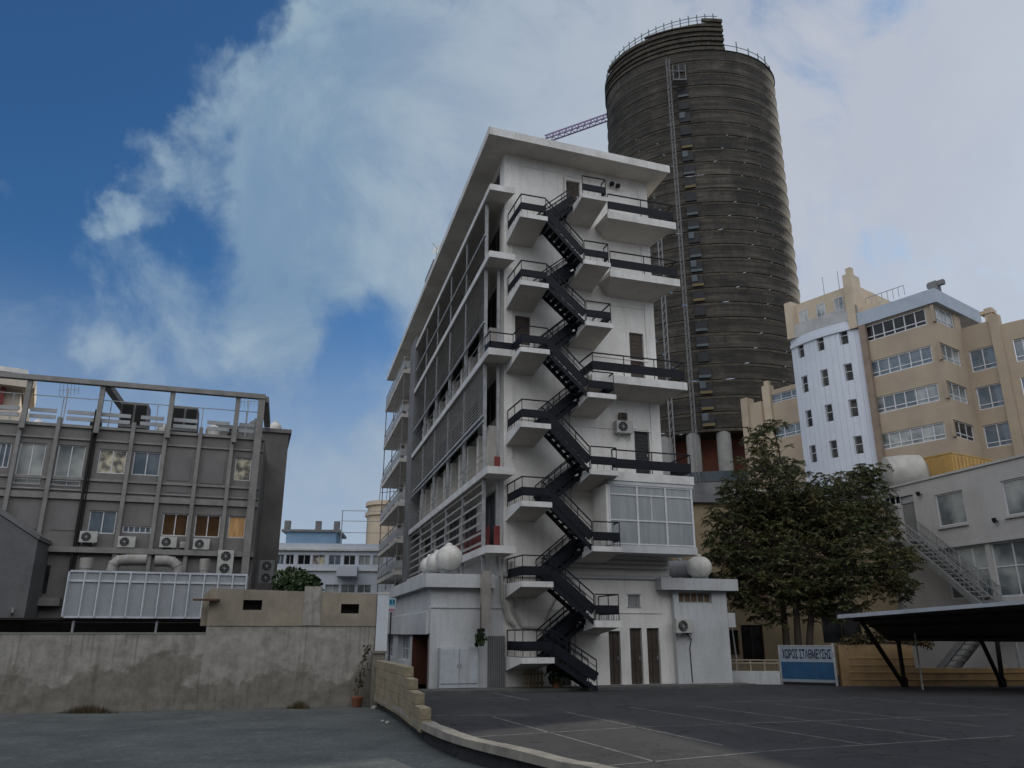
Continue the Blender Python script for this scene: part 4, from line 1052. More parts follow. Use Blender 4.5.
# ================================================================== FAR LEFT cream / red building
p = atY(20, 400, 62); RF = Fr((p.x,p.y), 72+75)
rb = thing('cream_apartment_building', (p.x-6,p.y+2,-.35), 'cream and red balconied apartment block peeping over the office roof, far left', 'building')
creams = surf('cream_sunlit', (.52,.46,.38), (.46,.41,.34), streak=.15)
RFF = Fr((p.x,p.y), 60)
m = MB(); zt_ = RFF.px(8, 372)[1]; m.box(RFF, -16, 0, -14, 0, -.35, zt_); m.build('wall', creams, rb)
m = MB(); m.box(RFF, -16.2, .15, -14.1, .1, zt_+.002, zt_+.4); m.box(RFF, -4.5, -4.0, -1.5, -1, zt_+.4, zt_+3); m.build('roof', whiteb, rb)
for k in range(4):
    m = MB(); z = zt_-1.2-k*3.1; m.box(RFF, -15.9, .9, .002, 1.3, z-.25, z); m.box(RFF, -15.9, .9, 1.303, 1.38, z-.25, z+.75); m.box(RFF, .05, .9, -6, 0, z-.25, z+.75); bb_ = m.build('balcony', creams, rb)
m = MB()
for k in range(4): z = zt_-4.2-k*3.1; m.box(RFF, -1.4, -1.1, .05, .6, z, z+2.7); m.box(RFF, -4.4, -4.1, .05, .6, z, z+2.7)
m.build_each('red_pier', redp, rb)
for k in range(4):
    for j in range(4): window(RFF, -3.8-j*3, -2-j*3, zt_-3.9-k*3.1, zt_-1.9-k*3.1, rb, w=.01, nu=2)

# ================================================================== MID BACKGROUND
p = atY(283, 600, 68); MF = Fr((p.x,p.y), 84)
mbg = thing('pale_blue_building', (p.x+4,p.y,-.35), 'low pale blue and white building with ribbon windows seen between the two blocks', 'building')
muR = MF.px(384, 560)[0]; zt_ = MF.px(330, 543.5)[1]
zw0, zw1 = MF.px(330,565)[1], MF.px(330,555)[1]
wl = []
for x0, x1 in ((276,284),(285.5,294),(297.5,310.5),(312.5,325),(328.5,341),(343.5,355.5),(358.5,370.5),(373,384)): wl.append((MF.px(x0,560)[0], MF.px(x1,560)[0]))
zl0, zl1 = MF.px(330,593)[1], MF.px(330,584.5)[1]
wl2 = [(MF.px(x,590)[0], MF.px(x+14,590)[0]) for x in (325,341,357)]
m = MB(); m.wall(MF, -4, muR+3, -.35, zt_, [[a,b_,zw0,zw1] for a,b_ in wl]+[[a,b_,zl0,zl1] for a,b_ in wl2], depth=.25)
m.quad(MF.P(-4,0,zt_),MF.P(muR+3,0,zt_),MF.P(muR+3,-10,zt_),MF.P(-4,-10,zt_))
m.build('wall', bluew, mbg)
for k, (a, b_) in enumerate(wl): window(MF, a, b_, zw0, zw1, mbg, w=-.15, nu=2, pm=[g_blue,g_dark,g_dark,g_curt,g_blue,g_dark,g_grey,g_grey][k])
for a, b_ in wl2: window(MF, a, b_, zl0, zl1, mbg, w=-.15, nu=2, pm=g_grey)
m = MB(); m.box(MF, -4, muR+3, .003, .25, zw1+.35, zw1+.5); m.box(MF, -4, muR+3, .003, .2, zw0-.5, zw0-.4); m.build_each('ledge', whiteb, mbg)
m = MB(); a = MF.rect(286, 532, 336, 543, -2); m.box(MF, a[0], a[1], -7, -2, zt_-.5, a[3]); m.build('rooftop_room', surf('blue_corrugated', (.20,.32,.45), (.17,.27,.38), streak=.2), mbg)
m = MB(); m.box(MF, a[0]-.4, a[1]+.4, -7.2, -1.8, a[3]+.002, a[3]+.2); m.build('rooftop_room_roof', greyc, mbg)
m = MB()
for x in (287, 318, 336.5): u = MF.px(x,530,-3)[0]; m.box(MF, u-.25, u+.25, -3.4, -2.9, a[3]+.2, a[3]+1.1)
m.build_each('chimney', greyc, mbg)
m = MB()
for z in (zt_+1.0, zt_+2.0, zt_+2.9): m.bar(MF.P(a[1]+.5,-.5,z), MF.P(muR+2,-.5,z), .05)
for k in range(5): u = a[1]+.6+k*2.2; m.bar(MF.P(u,-.5,zt_), MF.P(u,-.5,zt_+2.9), .07)
m.build('roof_rail', steel, mbg)
m = MB(); a = MF.rect(336.5, 566, 357, 576, 1.0); m.box(MF, a[0], a[1], 0, 1, a[2], a[3]); m.build('balcony', bluew, mbg)
# cream tower further back
p = atY(364, 560, 95); TF = Fr((p.x,p.y), 80)
tw = thing('cream_stair_tower', (p.x+2,p.y,-.35), 'slim cream tower with a rounded top storey behind the pale blue building', 'building')
c = TF.P(2.6, -2.6, 0); ztw = TF.px(375, 501)[1]; zm = TF.px(375, 514)[1]
m = MB(); m.lathe((c.x,c.y,-.35), [(0,2.55),(zm+.3,2.55),(zm+.35,2.8),(zm+.8,2.8),(zm+.85,2.5),(ztw-.1,2.5),(ztw,2.8),(ztw+.5,2.75)], n=24); m.build('shaft', tan2, tw)
m = MB(); m.box(TF, 3.5, 9, -6, -.5, -.35, zm-1.5); m.build('side_block', tan2, tw)
for k in range(3):
    window(TF, 4.1, 6.0, zm-4-k*3.2, zm-2.2-k*3.2, tw, w=-.49, nu=2, pm=g_dark)
    m = MB(); m.box(TF, 3.6, 7.5, -.49, .7, zm-4.3-k*3.2, zm-4.05-k*3.2); m.build('balcony', tan2, tw)
m = MB()
for k in range(4): m.bar((c.x-1.2+k*.9,c.y,ztw),(c.x-1.0+k*.8,c.y,ztw+3.2-.5*k),.09)
m.bar((c.x-1.1,c.y,ztw+1.5),(c.x+1.2,c.y,ztw+1.7),.08); m.build('aerial_mast', greyc, tw)
# bush behind the shed
for (x, y, r_, Y, lb) in ((292,583,1.0,41,'dark green bush rising behind the tan shed, left one'),(305,587,.8,40,'lower spiky dark bush right of the other bush behind the shed')):
    c = atY(x, y, Y); t = thing('bush', (c.x,c.y,-.35), lb, 'bush', 'bushes behind the shed')
    b = MB(); leaves(b, c, r_, 1600, .22, .9); foliage('leaves', b, leaf_green, t)
    b = MB(); b.tube([(c.x,c.y,-.35),(c.x+.1,c.y,1.5),(c.x,c.y,c.z)], [.1,.08,.03], 8); b.build('stem', bark, t)

# ================================================================== TOWER UNDER CONSTRUCTION
def towerP():
    pass
cY = 100.0
cdir = ray(705, 300); cx = cdir.x/cdir.y*cY
tc_ = thing('tower_under_construction', (cx, cY, -.35), 'huge rounded high-rise under construction wrapped in brown-green netting', 'tower')
RX, RY = 12.5, 10.0
ROTT = R(-8)
def ring(rx, ry, z, n=96, a0=0, a1=2*PI):
    out = []
    for k in range(n):
        a = a0+(a1-a0)*k/n
        x = rx*math.cos(a); y = ry*math.sin(a)
        out.append(Vector((cx+x*math.cos(ROTT)-y*math.sin(ROTT), cY+x*math.sin(ROTT)+y*math.cos(ROTT), z)))
    return out
yfront = cY-RY
def zfront(px, py, Y): return atY(px, py, Y).z
zbot = zfront(700, 431, yfront+.3)
zlow = zfront(740, 59.5, yfront+2)      # lower crown top, right part
zhigh = zfront(716, 24, yfront+.5)
nf = 27; fh = (zlow-zbot)/nf
def strips(mb, rings):
    n = len(rings[0]); i0 = len(mb.v)
    for r in rings: mb.v += r
    for k in range(len(rings)-1):
        for q in range(n):
            a = i0+k*n; mb.f.append((a+q, a+(q+1)%n, a+n+(q+1)%n, a+n+q))
for k in range(nf):
    z = zbot+k*fh; s_ = 1.0+(.006*(nf-k)/nf)
    m = MB(); strips(m, [ring(RX*s_*.985, RY*s_*.985, z+.42), ring((RX-.03)*s_*.983, (RY-.03)*s_*.983, z+fh*.55), ring(RX*s_*.987, RY*s_*.987, z+fh)])
    m.build('netting', net, tc_)
    m = MB(); strips(m, [ring(RX*s_*.984, RY*s_*.984, z-.03), ring(RX*s_*.990, RY*s_*.990, z), ring(RX*s_*.990, RY*s_*.990, z+.26), ring(RX*s_*.98, RY*s_*.98, z+.34)])
    m.build('floor_edge', netl, tc_)
# lower deck and high crown (left part rises above the right)
m = MB(); i0 = len(m.v); m.v += ring(RX, RY, zlow); m.f.append(tuple(range(i0, i0+96))); m.build('roof_deck', net, tc_)
# crown curved wall left: angles from where px~722 round to the left/back
import itertools
def ang_of(px, zz):
    best = None
    for k in range(1440):
        a = PI+PI*k/1440
        x = RX*math.cos(a); y = RY*math.sin(a)
        X = cx+x*math.cos(ROTT)-y*math.sin(ROTT); Y = cY+x*math.sin(ROTT)+y*math.cos(ROTT)
        dep = Y*math.cos(PITCH)+(zz-H)*math.sin(PITCH); p_ = 512+F*X/dep
        if best is None or abs(p_-px) < best[0]: best = (abs(p_-px), a)
    return best[1]
acut = ang_of(722.5, zhigh)
nseg = 60
def crown(rx, ry, z0, z1):
    """open band from the left-rear round to the cut; top z1 slopes down to the left"""
    lo = []; hi = []
    for k in range(nseg+1):
        t = k/nseg; a = PI*.70+(acut-PI*.70)*t
        x = rx*math.cos(a); y = ry*math.sin(a)
        X = cx+x*math.cos(ROTT)-y*math.sin(ROTT); Y = cY+x*math.sin(ROTT)+y*math.cos(ROTT)
        lo.append(Vector((X,Y,z0))); hi.append(Vector((X,Y,z1(t))))
    return lo, hi
ch_ = zhigh-zlow; nc = 3; cf = ch_/nc
def ztopf(t): return zlow+max(.0, ch_*(.35+.65*min(1, t*1.05)))
m = MB(); lo, hi = crown(RX*.975, RY*.975, zlow, ztopf); lo2, hi2 = crown(RX*.975-1.5, RY*.975-1.5, zlow, ztopf)
for k in range(nseg):
    m.quad(lo[k],lo[k+1],hi[k+1],hi[k]); m.quad(lo2[k],lo2[k+1],hi2[k+1],hi2[k]); m.quad(hi[k],hi[k+1],hi2[k+1],hi2[k])
m.quad(lo[-1],lo2[-1],hi2[-1],hi[-1]); m.build('crown_netting', net, tc_)
m = MB()
for j in range(nc*2+1):
    zz = zlow+cf*j/2
    for k in range(nseg):
        t = (k+.5)/nseg
        if zz < ztopf(t)+.1:
            def pt(t, r_, z):
                a = PI*.70+(acut-PI*.70)*t; x = (RX+r_)*math.cos(a); y = (RY+r_)*math.sin(a)
                return Vector((cx+x*math.cos(ROTT)-y*math.sin(ROTT), cY+x*math.sin(ROTT)+y*math.cos(ROTT), z))
            t0, t1 = k/nseg, (k+1)/nseg; hh = .5 if j%2 == 0 else .2
            m.hexa([pt(t0,-.3,zz),pt(t1,-.3,zz),pt(t1,.0,zz),pt(t0,.0,zz),pt(t0,-.3,zz+hh),pt(t1,-.3,zz+hh),pt(t1,.0,zz+hh),pt(t0,.0,zz+hh)])
m.build('floor_edge', netl, tc_)
# edge protection posts + rails on the tops
gal = surf('site_rail', (.10,.16,.17), rough=.6)
m = MB()
for k in range(0, nseg, 2):
    q_ = hi[k]; m.bar(q_, q_+Vector((0,0,1.5)), .12)
for k in range(nseg-1): m.bar(hi[k]+Vector((0,0,1.1)), hi[k+1]+Vector((0,0,1.1)), .07); m.bar(hi[k]+Vector((0,0,.55)), hi[k+1]+Vector((0,0,.55)), .05)
rr2 = ring(RX*.97, RY*.97, zlow, 72)
for k, q_ in enumerate(rr2):
    if k%2 == 0: m.bar(q_, q_+Vector((0,0,1.5+.5*((k*7)%3==0))), .12)
    m.bar(q_+Vector((0,0,1.1)), rr2[(k+1)%72]+Vector((0,0,1.1)), .07)
m.build('edge_guard', gal, tc_)
# hoist bay: openings with ochre boards up the front
ah = [ang_of(688, (zbot+zlow)/2), ang_of(699, (zbot+zlow)/2)]
def tp(a, r_, z):
    x = (RX+r_)*math.cos(a); y = (RY+r_)*math.sin(a)
    return Vector((cx+x*math.cos(ROTT)-y*math.sin(ROTT), cY+x*math.sin(ROTT)+y*math.cos(ROTT), z))
dkm = surf('dark_void', (.012,.014,.018), rough=.6)
ybd = surf('ochre_board', (.13,.10,.05), (.13,.10,.05), rough=.8)
glb = surf('pale_glass_guard', (.055,.075,.09), (.035,.05,.06), rough=.3)
m1 = MB(); m2 = MB(); m3 = MB()
for k in range(nf-1):
    z = zbot+k*fh; e = .18*(1+.0*(nf-k)); off = .006*(nf-k)/nf*RX
    m1.hexa([tp(ah[0],off-.5,z+.7),tp(ah[1],off-.5,z+.7),tp(ah[1],off+.02,z+.7),tp(ah[0],off+.02,z+.7),tp(ah[0],off-.5,z+fh-.1),tp(ah[1],off-.5,z+fh-.1),tp(ah[1],off+.02,z+fh-.1),tp(ah[0],off+.02,z+fh-.1)])
    if random.random() < .6: (m2 if random.random() < .4 else m3).hexa([tp(ah[0],off+.02,z+.62),tp(ah[1],off+.02,z+.62),tp(ah[1],off+.1,z+.62),tp(ah[0],off+.1,z+.62),tp(ah[0],off+.02,z+.95),tp(ah[1],off+.02,z+.95),tp(ah[1],off+.1,z+.95),tp(ah[0],off+.1,z+.95)])
    am = (ah[0]+ah[1])/2
    if random.random() < .3: m3.hexa([tp(ah[0],off+.03,z+1.3),tp(am,off+.03,z+1.3),tp(am,off+.09,z+1.3),tp(ah[0],off+.09,z+1.3),tp(ah[0],off+.03,z+2.2),tp(am,off+.03,z+2.2),tp(am,off+.09,z+2.2),tp(ah[0],off+.09,z+2.2)])
m1.build_each('hoist_opening', dkm, tc_); m2.build_each('landing_board', ybd, tc_); m3.build('landing_guard', glb, tc_)
# sparse gaps in the netting on the right
m = MB()
for k in range(14):
    a = random.uniform(PI*1.84, PI*2.06)
    f_ = random.randrange(nf); z = zbot+f_*fh+random.uniform(.8,fh-.8); l = random.uniform(.02,.07)
    off = .006*(nf-f_)/nf*RX-.12
    m.quad(tp(a,off,z),tp(a+l,off,z+random.uniform(-.1,.1)),tp(a+l*.9,off,z+.4),tp(a+.01,off,z+random.uniform(.25,.6)))
m.build_each('net_tear', surf('concrete_behind', (.13,.125,.115)), tc_)
# base columns
m = MB()
for px_ in (641, 662, 691, 724, 757, 790, 815):
    a = ang_of(px_, zbot); q_ = tp(a, -.9, 0); m.lathe((q_.x,q_.y,-.35), [(0,.85),(zbot+.4,.85)], n=16)
m.build_each('column', surf('column_concrete', (.26,.26,.25)), tc_)
m = MB(); strips(m, [ring(RX-4, RY-4, -.3), ring(RX-4, RY-4, zbot)]); m.build('core_wall', surf('red_brown_core', (.22,.08,.05), (.14,.05,.04), scale=.3), tc_)
m = MB(); i0 = len(m.v); m.v += ring(RX*.985, RY*.985, zbot-.05); m.f.append(tuple(range(i0, i0+96))); m.build('lower_soffit', netl, tc_)
zg = zfront(700, 482, yfront); m = MB(); strips(m, [ring(RX+.4, RY+.4, zg-9), ring(RX+.4, RY+.4, zg), ring(RX-2, RY-2, zg+.01)]); m.build('podium_floor', greyc, tc_)
m = MB(); strips(m, [ring(RX+.35, RY+.35, zg+.1), ring(RX+.35, RY+.35, zg+1.3)]); m.build('glass_guard', glb, tc_)
# hoist mast
hm = thing('hoist_mast', tp(ah[0], 1.3, -.35), 'thin pale lattice hoist mast running up the front of the netted tower', 'hoist')
m = MB(); a_ = ang_of(681, (zbot+zlow)/2); b0 = tp(a_, .9, 0); zt_ = zlow-1.5
for dx, dy in ((-.2,-.2),(.2,-.2),(.2,.2),(-.2,.2)): m.bar((b0.x+dx,b0.y+dy,-.35),(b0.x+dx,b0.y+dy,zt_),.05)
z = 4
while z < zt_-1:
    m.bar((b0.x-.2,b0.y-.2,z),(b0.x+.2,b0.y-.2,z+1),.04); m.bar((b0.x-.2,b0.y-.2,z),(b0.x+.2,b0.y-.2,z),.04); z += 1
m.build('mast', surf('hoist_grey', (.17,.175,.18), rough=.6), hm)
m = MB(); m.box(Fr((b0.x,b0.y,0),90), .3, 2.2, -.2, 1.0, zt_-4.2, zt_-4.05)
for sx in (.4,1.2,2.1): m.bar((b0.x+sx,b0.y-1,zt_-4.1),(b0.x+sx,b0.y-1,zt_-1.8),.08)
m.bar((b0.x-.5,b0.y-1,zt_-2.8),(b0.x+2.2,b0.y-1,zt_-2.8),.08); m.build('cage', surf('hoist_grey', (.17,.175,.18)), hm)
hm2 = thing('hoist_mast', tp(ang_of(667,40), 1.3, -.35), 'second slim pale hoist mast just right of the white gable wall', 'hoist')
m = MB(); b0 = atY(671, 420, 84); 
for dx in (-.22,.22): m.bar((b0.x+dx,b0.y,-.35),(b0.x+dx,b0.y,48),.12)
for k in range(45): m.bar((b0.x-.22,b0.y,2+k),(b0.x+.22,b0.y,3+k),.06)
m.build('mast', surf('hoist_grey', (.17,.175,.18)), hm2)
hm2.location = (b0.x,b0.y,-.35)
for ch in hm2.children: 
    for v in ch.data.vertices: v.co -= Vector((b0.x,b0.y,-.35))-Vector(tp(ang_of(667,40), 1.3, -.35))
# tower crane: mast behind the tower, jib reaching left
cr = thing('tower_crane', (cx-3, 118, -.35), 'purple lattice crane jib reaching out from behind the netted tower', 'crane')
pur = surf('crane_purple', (.22,.16,.30), (.18,.13,.25), rough=.6)
J0 = atY(545, 141, 118); J1 = atY(612, 117.5, 118)
dj = (J1-J0); L_ = dj.length; dj.normalize(); J2 = J0+dj*(L_+16); up = Vector((0,0,1)); sd_ = Vector((0,1,0))
m = MB(); hj = 1.1
for off in (Vector((0,0,0))-sd_*.6, sd_*.6, up*hj): m.bar(J0+off, J2+off, .20)
n = 24; 
for k in range(n):
    A = J0+(J2-J0)*k/n; B = J0+(J2-J0)*(k+1)/n; Mi = (A+B)/2
    m.bar(A-sd_*.6, Mi+up*hj, .11); m.bar(Mi+up*hj, B-sd_*.6, .11); m.bar(A+sd_*.6, Mi+up*hj, .11); m.bar(A-sd_*.6, B+sd_*.6, .08)
m.build('jib', pur, cr)
m = MB(); zc_ = J2.z
for dx in (-.9,.9):
    for dy in (-.9,.9): m.bar((J2.x+dx,118+dy,-.35),(J2.x+dx,118+dy,zc_),.2)
for k in range(int(zc_/2)): m.bar((J2.x-.9,117.1,2*k),(J2.x+.9,117.1,2*k+2),.12)
m.build('mast', pur, cr)

# ================================================================== TAN COMPLEX (right)
pc = atY(957, 436, 60.0); TL = Fr((pc.x,pc.y), 143); TR = Fr((pc.x,pc.y), 53)
tb = thing('tan_office_building', (pc.x,pc.y+6,-.35), 'tan office building with pale blue top band and long ribbon windows', 'building')
rows = []
for (x, y0, y1) in ((926,307.5,324.5),(933,344.5,362),(941,382,400),(948,420.7,438)): rows.append((TL.px(x+.5,y1)[1], TL.px(x-.5,y0)[1]))
gap = (rows[0][0]-rows[3][0])/3
rows += [(rows[3][0]-gap, rows[3][1]-gap), (rows[3][0]-2*gap, rows[3][1]-2*gap)]
zT = TL.px(931.5, 290)[1]; zB = TL.px(932.5, 304)[1]
uL = TL.px(863, 345)[0]; uw0 = TL.px(872.5, 400)[0]; uw1 = TL.px(940, 400)[0]
rE = TR.px(967+6, 400)[0]; rw0 = TR.px(949.5, 400)[0]; rw1 = TR.px(969.5, 405)[0]
def rset(rws): return [[uw0,uw1,a,b_] for a,b_ in rws]
m = MB(); m.wall(TL, uL, 0, -.35, zB, rset(rows), depth=.25)
m.wall(TR, 0, rE+.3, -.35, zB, [[rw0,rw1,a,b_] for a,b_ in rows], depth=.25)
m.build('wall', tan, tb)
m = MB(); m.box(TL, uL-.05, .35, -8, .3, zB+.003, zT); m.box(TR, .36, rE-.15, -6, .3, zB+.004, zT-.003)
m.build('parapet', surf('blue_grey_parapet', (.38,.43,.50), (.33,.38,.45), streak=.12), tb)
for j, (a, b_) in enumerate(rows):
    window(TL, uw0, uw1, a, b_, tb, w=-.18, nu=6, rows=(.28,), pm=[g_dark,g_blue,g_grey,g_curt if False else g_grey,g_grey,g_grey][j], t=.10, dt=.10)
    window(TR, rw0, rw1, a, b_, tb, w=-.18, nu=3, rows=(.28,), pm=[g_grey,g_grey,g_grey,g_dark,g_grey,g_grey][j], t=.08, dt=.08)
m = MB(); m.box(TL, uL+.0, uL+.55, .003, .35, -.35, zB); m.build('corner_pier', surf('grey_brown_pier', (.26,.20,.16)), tb)
m = MB(); m.box(TL, uL+5.4, uL+6.1, -2.8, -2.0, zT+.01, zT+1.6); m.box(TL, uL+5.2, uL+6.6, -2.6, -2.2, zT+1.2, zT+1.6); m.build('roof_vent', greyc, tb)
# second wing
ip = TR.P(rE+.2, 0, 0); T2 = Fr((ip.x,ip.y), 143)
zT2 = T2.px(995, 319)[1]; uE = T2.px(1007, 385)[0]
m = MB()
w2rows = []
for (x, y0, y1) in ((996,344,367),(1002,382,406),(1008,421,445)): w2rows.append((T2.px(x,y1)[1], T2.px(x,y0)[1]))
g2 = (w2rows[0][0]-w2rows[2][0])/2; w2rows.append((w2rows[2][0]-g2, w2rows[2][1]-g2))
wa, wb = T2.px(970, 360)[0], T2.px(997, 360)[0]
tb2 = thing('rounded_tan_building', (ip.x,ip.y,-.35), 'tan wing with a rounded end at the right edge, short window bands', 'building')
m.wall(T2, 0, uE, -.35, zT2, [[wa, wb, a, b_] for a, b_ in w2rows], depth=.25)
m.build('wall', tan, tb2)
for j, (a, b_) in enumerate(w2rows): window(T2, wa, wb, a, b_, tb2, w=-.18, nu=2, rows=(.22,), pm=g_blue, t=.09, dt=.09)
m = MB(); m.box(T2, uE-.35, uE+.35, -.5, .25, -.35, zT2+.35); m.build('corner_pier', tan, tb2)
m = MB(); m.box(T2, uE-.9, uE-.3, -1.3, -.7, zT2, zT2+1.4); m.box(T2, uE-1.2, uE-.2, -1.4, -.6, zT2+.9, zT2+1.2); m.build_each('chimney', tan2, tb2)
# rounded end: arc bulging towards the camera-right
RA = 7.0; ca = T2.P(uE+.4, -RA, 0)
def arcp(t, r_, z):
    th = math.atan2(T2.n.y, T2.n.x)+t*R(115)
    return Vector((ca.x+r_*math.cos(th), ca.y+r_*math.sin(th), z))
m = MB(); na = 22
levels = sorted([-.35, zT2-.6]+[v for r_ in w2rows for v in r_])
for k in range(na):
    t0, t1 = k/na, (k+1)/na
    for a, b_ in zip(levels[:-1], levels[1:]):
        isw = any(abs(a-r_[0]) < 1e-6 for r_ in w2rows) and 1 <= k <= 19
        r_ = RA-.25 if isw else RA
        if not isw: m.quad(arcp(t0,RA,a),arcp(t1,RA,a),arcp(t1,RA,b_),arcp(t0,RA,b_))
        else: m.quad(arcp(t0,RA,a),arcp(t1,RA,a),arcp(t1,RA-.3,a),arcp(t0,RA-.3,a)); m.quad(arcp(t0,RA,b_),arcp(t1,RA,b_),arcp(t1,RA-.3,b_),arcp(t0,RA-.3,b_))
m.build('rounded_wall', tan, tb2)
for r_ in w2rows:
    f_ = MB(); g_ = MB()
    for k in range(1, 20):
        t0, t1 = k/na, (k+1)/na
        g_.quad(arcp(t0,RA-.22,r_[0]),arcp(t1,RA-.22,r_[0]),arcp(t1,RA-.22,r_[1]),arcp(t0,RA-.22,r_[1]))
        if k%2 == 0: f_.bar(arcp(t0,RA-.18,r_[0]),arcp(t0,RA-.18,r_[1]),.12)
        for zz in (r_[0]+.06, r_[1]-.06, r_[0]+.45): f_.bar(arcp(t0,RA-.18,zz),arcp(t1,RA-.18,zz),.09)
    o = f_.build('window', wf, tb2); g_.build('pane', g_blue, o)

# white curved tower
uA = TL.px(791.5, 350)[0]; uB = uL+.02
ctb = thing('curved_blue_white_tower', TL.P((uA+uB)/2,0,-.35), 'pale blue-white convex tower with three columns of small windows and a tan crown', 'building')
chord = uB-uA; sag = chord*.085; Rr = (chord**2/4+sag**2)/(2*sag); cu = (uA+uB)/2
def cw(u): return math.sqrt(max(0, Rr*Rr-(u-cu)**2))-(Rr-sag)
zA = TL.px(862, 316)[1]; zA2 = TL.px(800,346)[1]; zcr = (TL.px(858, 317)[1]+TL.px(792, 342)[1])/2
def cpx(x, y):
    w = 0
    for _ in range(6): u, z = TL.px(x, y, w); w = cw(min(max(u,uA),uB))
    return u, z
cols = [(cpx(801,351)[0]+cpx(809,420)[0])/2, (cpx(820,342)[0]+cpx(829,413)[0])/2, (cpx(843.5,336)[0]+cpx(853,408)[0])/2]
rz = [cpx(820,342.5)[1], cpx(824,378)[1], cpx(829,413)[1], cpx(834.5,449)[1]]
rz += [rz[3]-(rz[0]-rz[3])/3]
ww, wh = .36, .80
us_ = [uA+(uB-uA)*k/26 for k in range(27)]
us_ = sorted([u for u in us_ if not any(abs(u-c_) < ww+.06 for c_ in cols)]+[c_+e*ww for c_ in cols for e in (-1,1)])
zs_ = sorted([-.35, zcr]+[z-wh for z in rz]+[z+wh for z in rz])
m = MB()
def cp(u, z, d=0): return TL.P(u, cw(u)+d, z)
for a, b_ in zip(us_[:-1], us_[1:]):
    for c0, c1 in zip(zs_[:-1], zs_[1:]):
        hole = any(abs(a-(c_-ww)) < .005 for c_ in cols) and any(abs(c0-(z-wh)) < .005 for z in rz)
        if hole:
            q = [cp(a,c0),cp(b_,c0),cp(b_,c1),cp(a,c1)]; qi = [cp(a,c0,-.3),cp(b_,c0,-.3),cp(b_,c1,-.3),cp(a,c1,-.3)]
            for k in range(4): m.quad(q[k],q[(k+1)%4],qi[(k+1)%4],qi[k])
        else: m.quad(cp(a,c0),cp(b_,c0),cp(b_,c1),cp(a,c1))
m.build('cladding', bluew, ctb)
m = MB()
for a, b_ in zip(us_[:-1], us_[1:]):
    m.hexa([cp(a,zcr-.9,-.1),cp(b_,zcr-.9,-.1),cp(b_,zcr-.9,.16),cp(a,zcr-.9,.16),cp(a,zcr-.55,-.1),cp(b_,zcr-.55,-.1),cp(b_,zcr-.55,.16),cp(a,zcr-.55,.16)])
m.build('cornice', bluew, ctb)
sm = MB()
for k in range(1, 13): u = uA+(uB-uA)*k/13; sm.bar(cp(u,-.3,.0), cp(u,zcr-.95,.0), .02)
sm.build('panel_joint', surf('joint_grey', (.42,.44,.48)), ctb)
for z in rz:
    for c_ in cols:
        A = cp(c_-ww,0,-.15); B = cp(c_+ww,0,-.15); d_ = B-A; az = math.degrees(math.atan2(d_.x, d_.y)); wfm = Fr((A.x,A.y), az)
        window(wfm, 0, d_.length, z-wh, z+wh, ctb, w=-.05, nu=1, rows=(.55,), pm=g_room, t=.06, dt=.07)
zc0 = zcr; zc1 = TL.px(848, 285)[1]
m = MB(); m.hexa([TL.P(uA+.3,-7,zc0),TL.P(uB-.2,-7,zc0),TL.P(uB-.2,-.2,zc0),TL.P(uA+.3,-.2,zc0),TL.P(uA+.3,-7,zc1),TL.P(uB-.2,-7,zc1),TL.P(uB-.2,-.2,zc1),TL.P(uA+.3,-.2,zc1)]); m.build('crown_wall', tan2, ctb)
m = MB(); m.box(TL, uA+.2, uB-.1, -.19, .35, zc0+.0, zc0+1.3); m.build('crown_parapet', surf('pale_parapet', (.42,.42,.42)), ctb)
for k in range(3): window(TL, uA+chord*(.16+.26*k), uA+chord*(.29+.26*k), zc0+1.45, zc0+2.7, ctb, w=-.19, nu=2, pm=g_grey, name='window')
m = MB()
for (u, e, zb_) in ((uA+.35,.25,zc0+.02),(uB-.5,.9,zc0-.9)): m.box(TL, u-.35, u+.4, -1.2, .42, zb_, zc1+e)
m.box(TL, uB-.75, uB-.25, -.6, -.1, zc1+.9, zc1+1.7); m.build_each('crown_pier', tan2, ctb)
m = MB(); m.box(TL, uB-.2, uB+1.8, -8, -.5, zc0-1, zc0+1.2); m.build('side_parapet', tan2, ctb)
m = MB()
for u in (uA+3.5, uB-2): m.bar(TL.P(u,-1,zc1), TL.P(u,-1,zc1+2.2), .05)
for k in range(8): m.bar(TL.P(uB+.3+k*.5,-1,zc0+1.2), TL.P(uB+.3+k*.5,-1,zc0+2.1), .04)
m.bar(TL.P(uB+.3,-1,zc0+2.1), TL.P(uB+3.8,-1,zc0+2.1), .05); m.build_each('roof_aerial', steel, ctb)

# lower tan wing to the left of the curved tower
LW = Fr(tuple(TL.P(uA,-3,0))[:2], 143)
lu0 = LW.px(765, 400)[0]; zl_ = LW.px(780, 388)[1]
lw_ = thing('low_tan_wing', LW.P(lu0/2,-2,-.35), 'lower tan wing between the netted tower and the curved white tower', 'building')
r1 = (LW.px(790,399)[1], LW.px(790,390)[1]); r2 = (LW.px(790,436)[1], LW.px(790,424)[1])
m = MB(); m.wall(LW, lu0, 1.5, -.35, zl_, [[lu0+.6,1.2,r1[0],r1[1]],[lu0+.6,1.2,r2[0],r2[1]]], depth=.25); m.quad(LW.P(lu0,0,-.35),LW.P(lu0,-10,-.35),LW.P(lu0,-10,zl_),LW.P(lu0,0,zl_))
m.build('wall', tan, lw_)
for r_ in (r1, r2): window(LW, lu0+.6, 1.2, r_[0], r_[1], lw_, w=-.15, nu=5, rows=(.3,), pm=g_blue, t=.08)
zz1 = LW.px(766, 378)[1]; m = MB(); m.box(LW, lu0-.1, lu0+.8, -.5, .25, -.35, zl_+.6); m.box(LW, lu0+.1, lu0+.6, -.3, .1, zl_+.6, zl_+1.1); m.build('corner_pier', tan2, lw_)
l3 = LW.px(748, 420)[0]; z3 = LW.px(757, 404)[1]
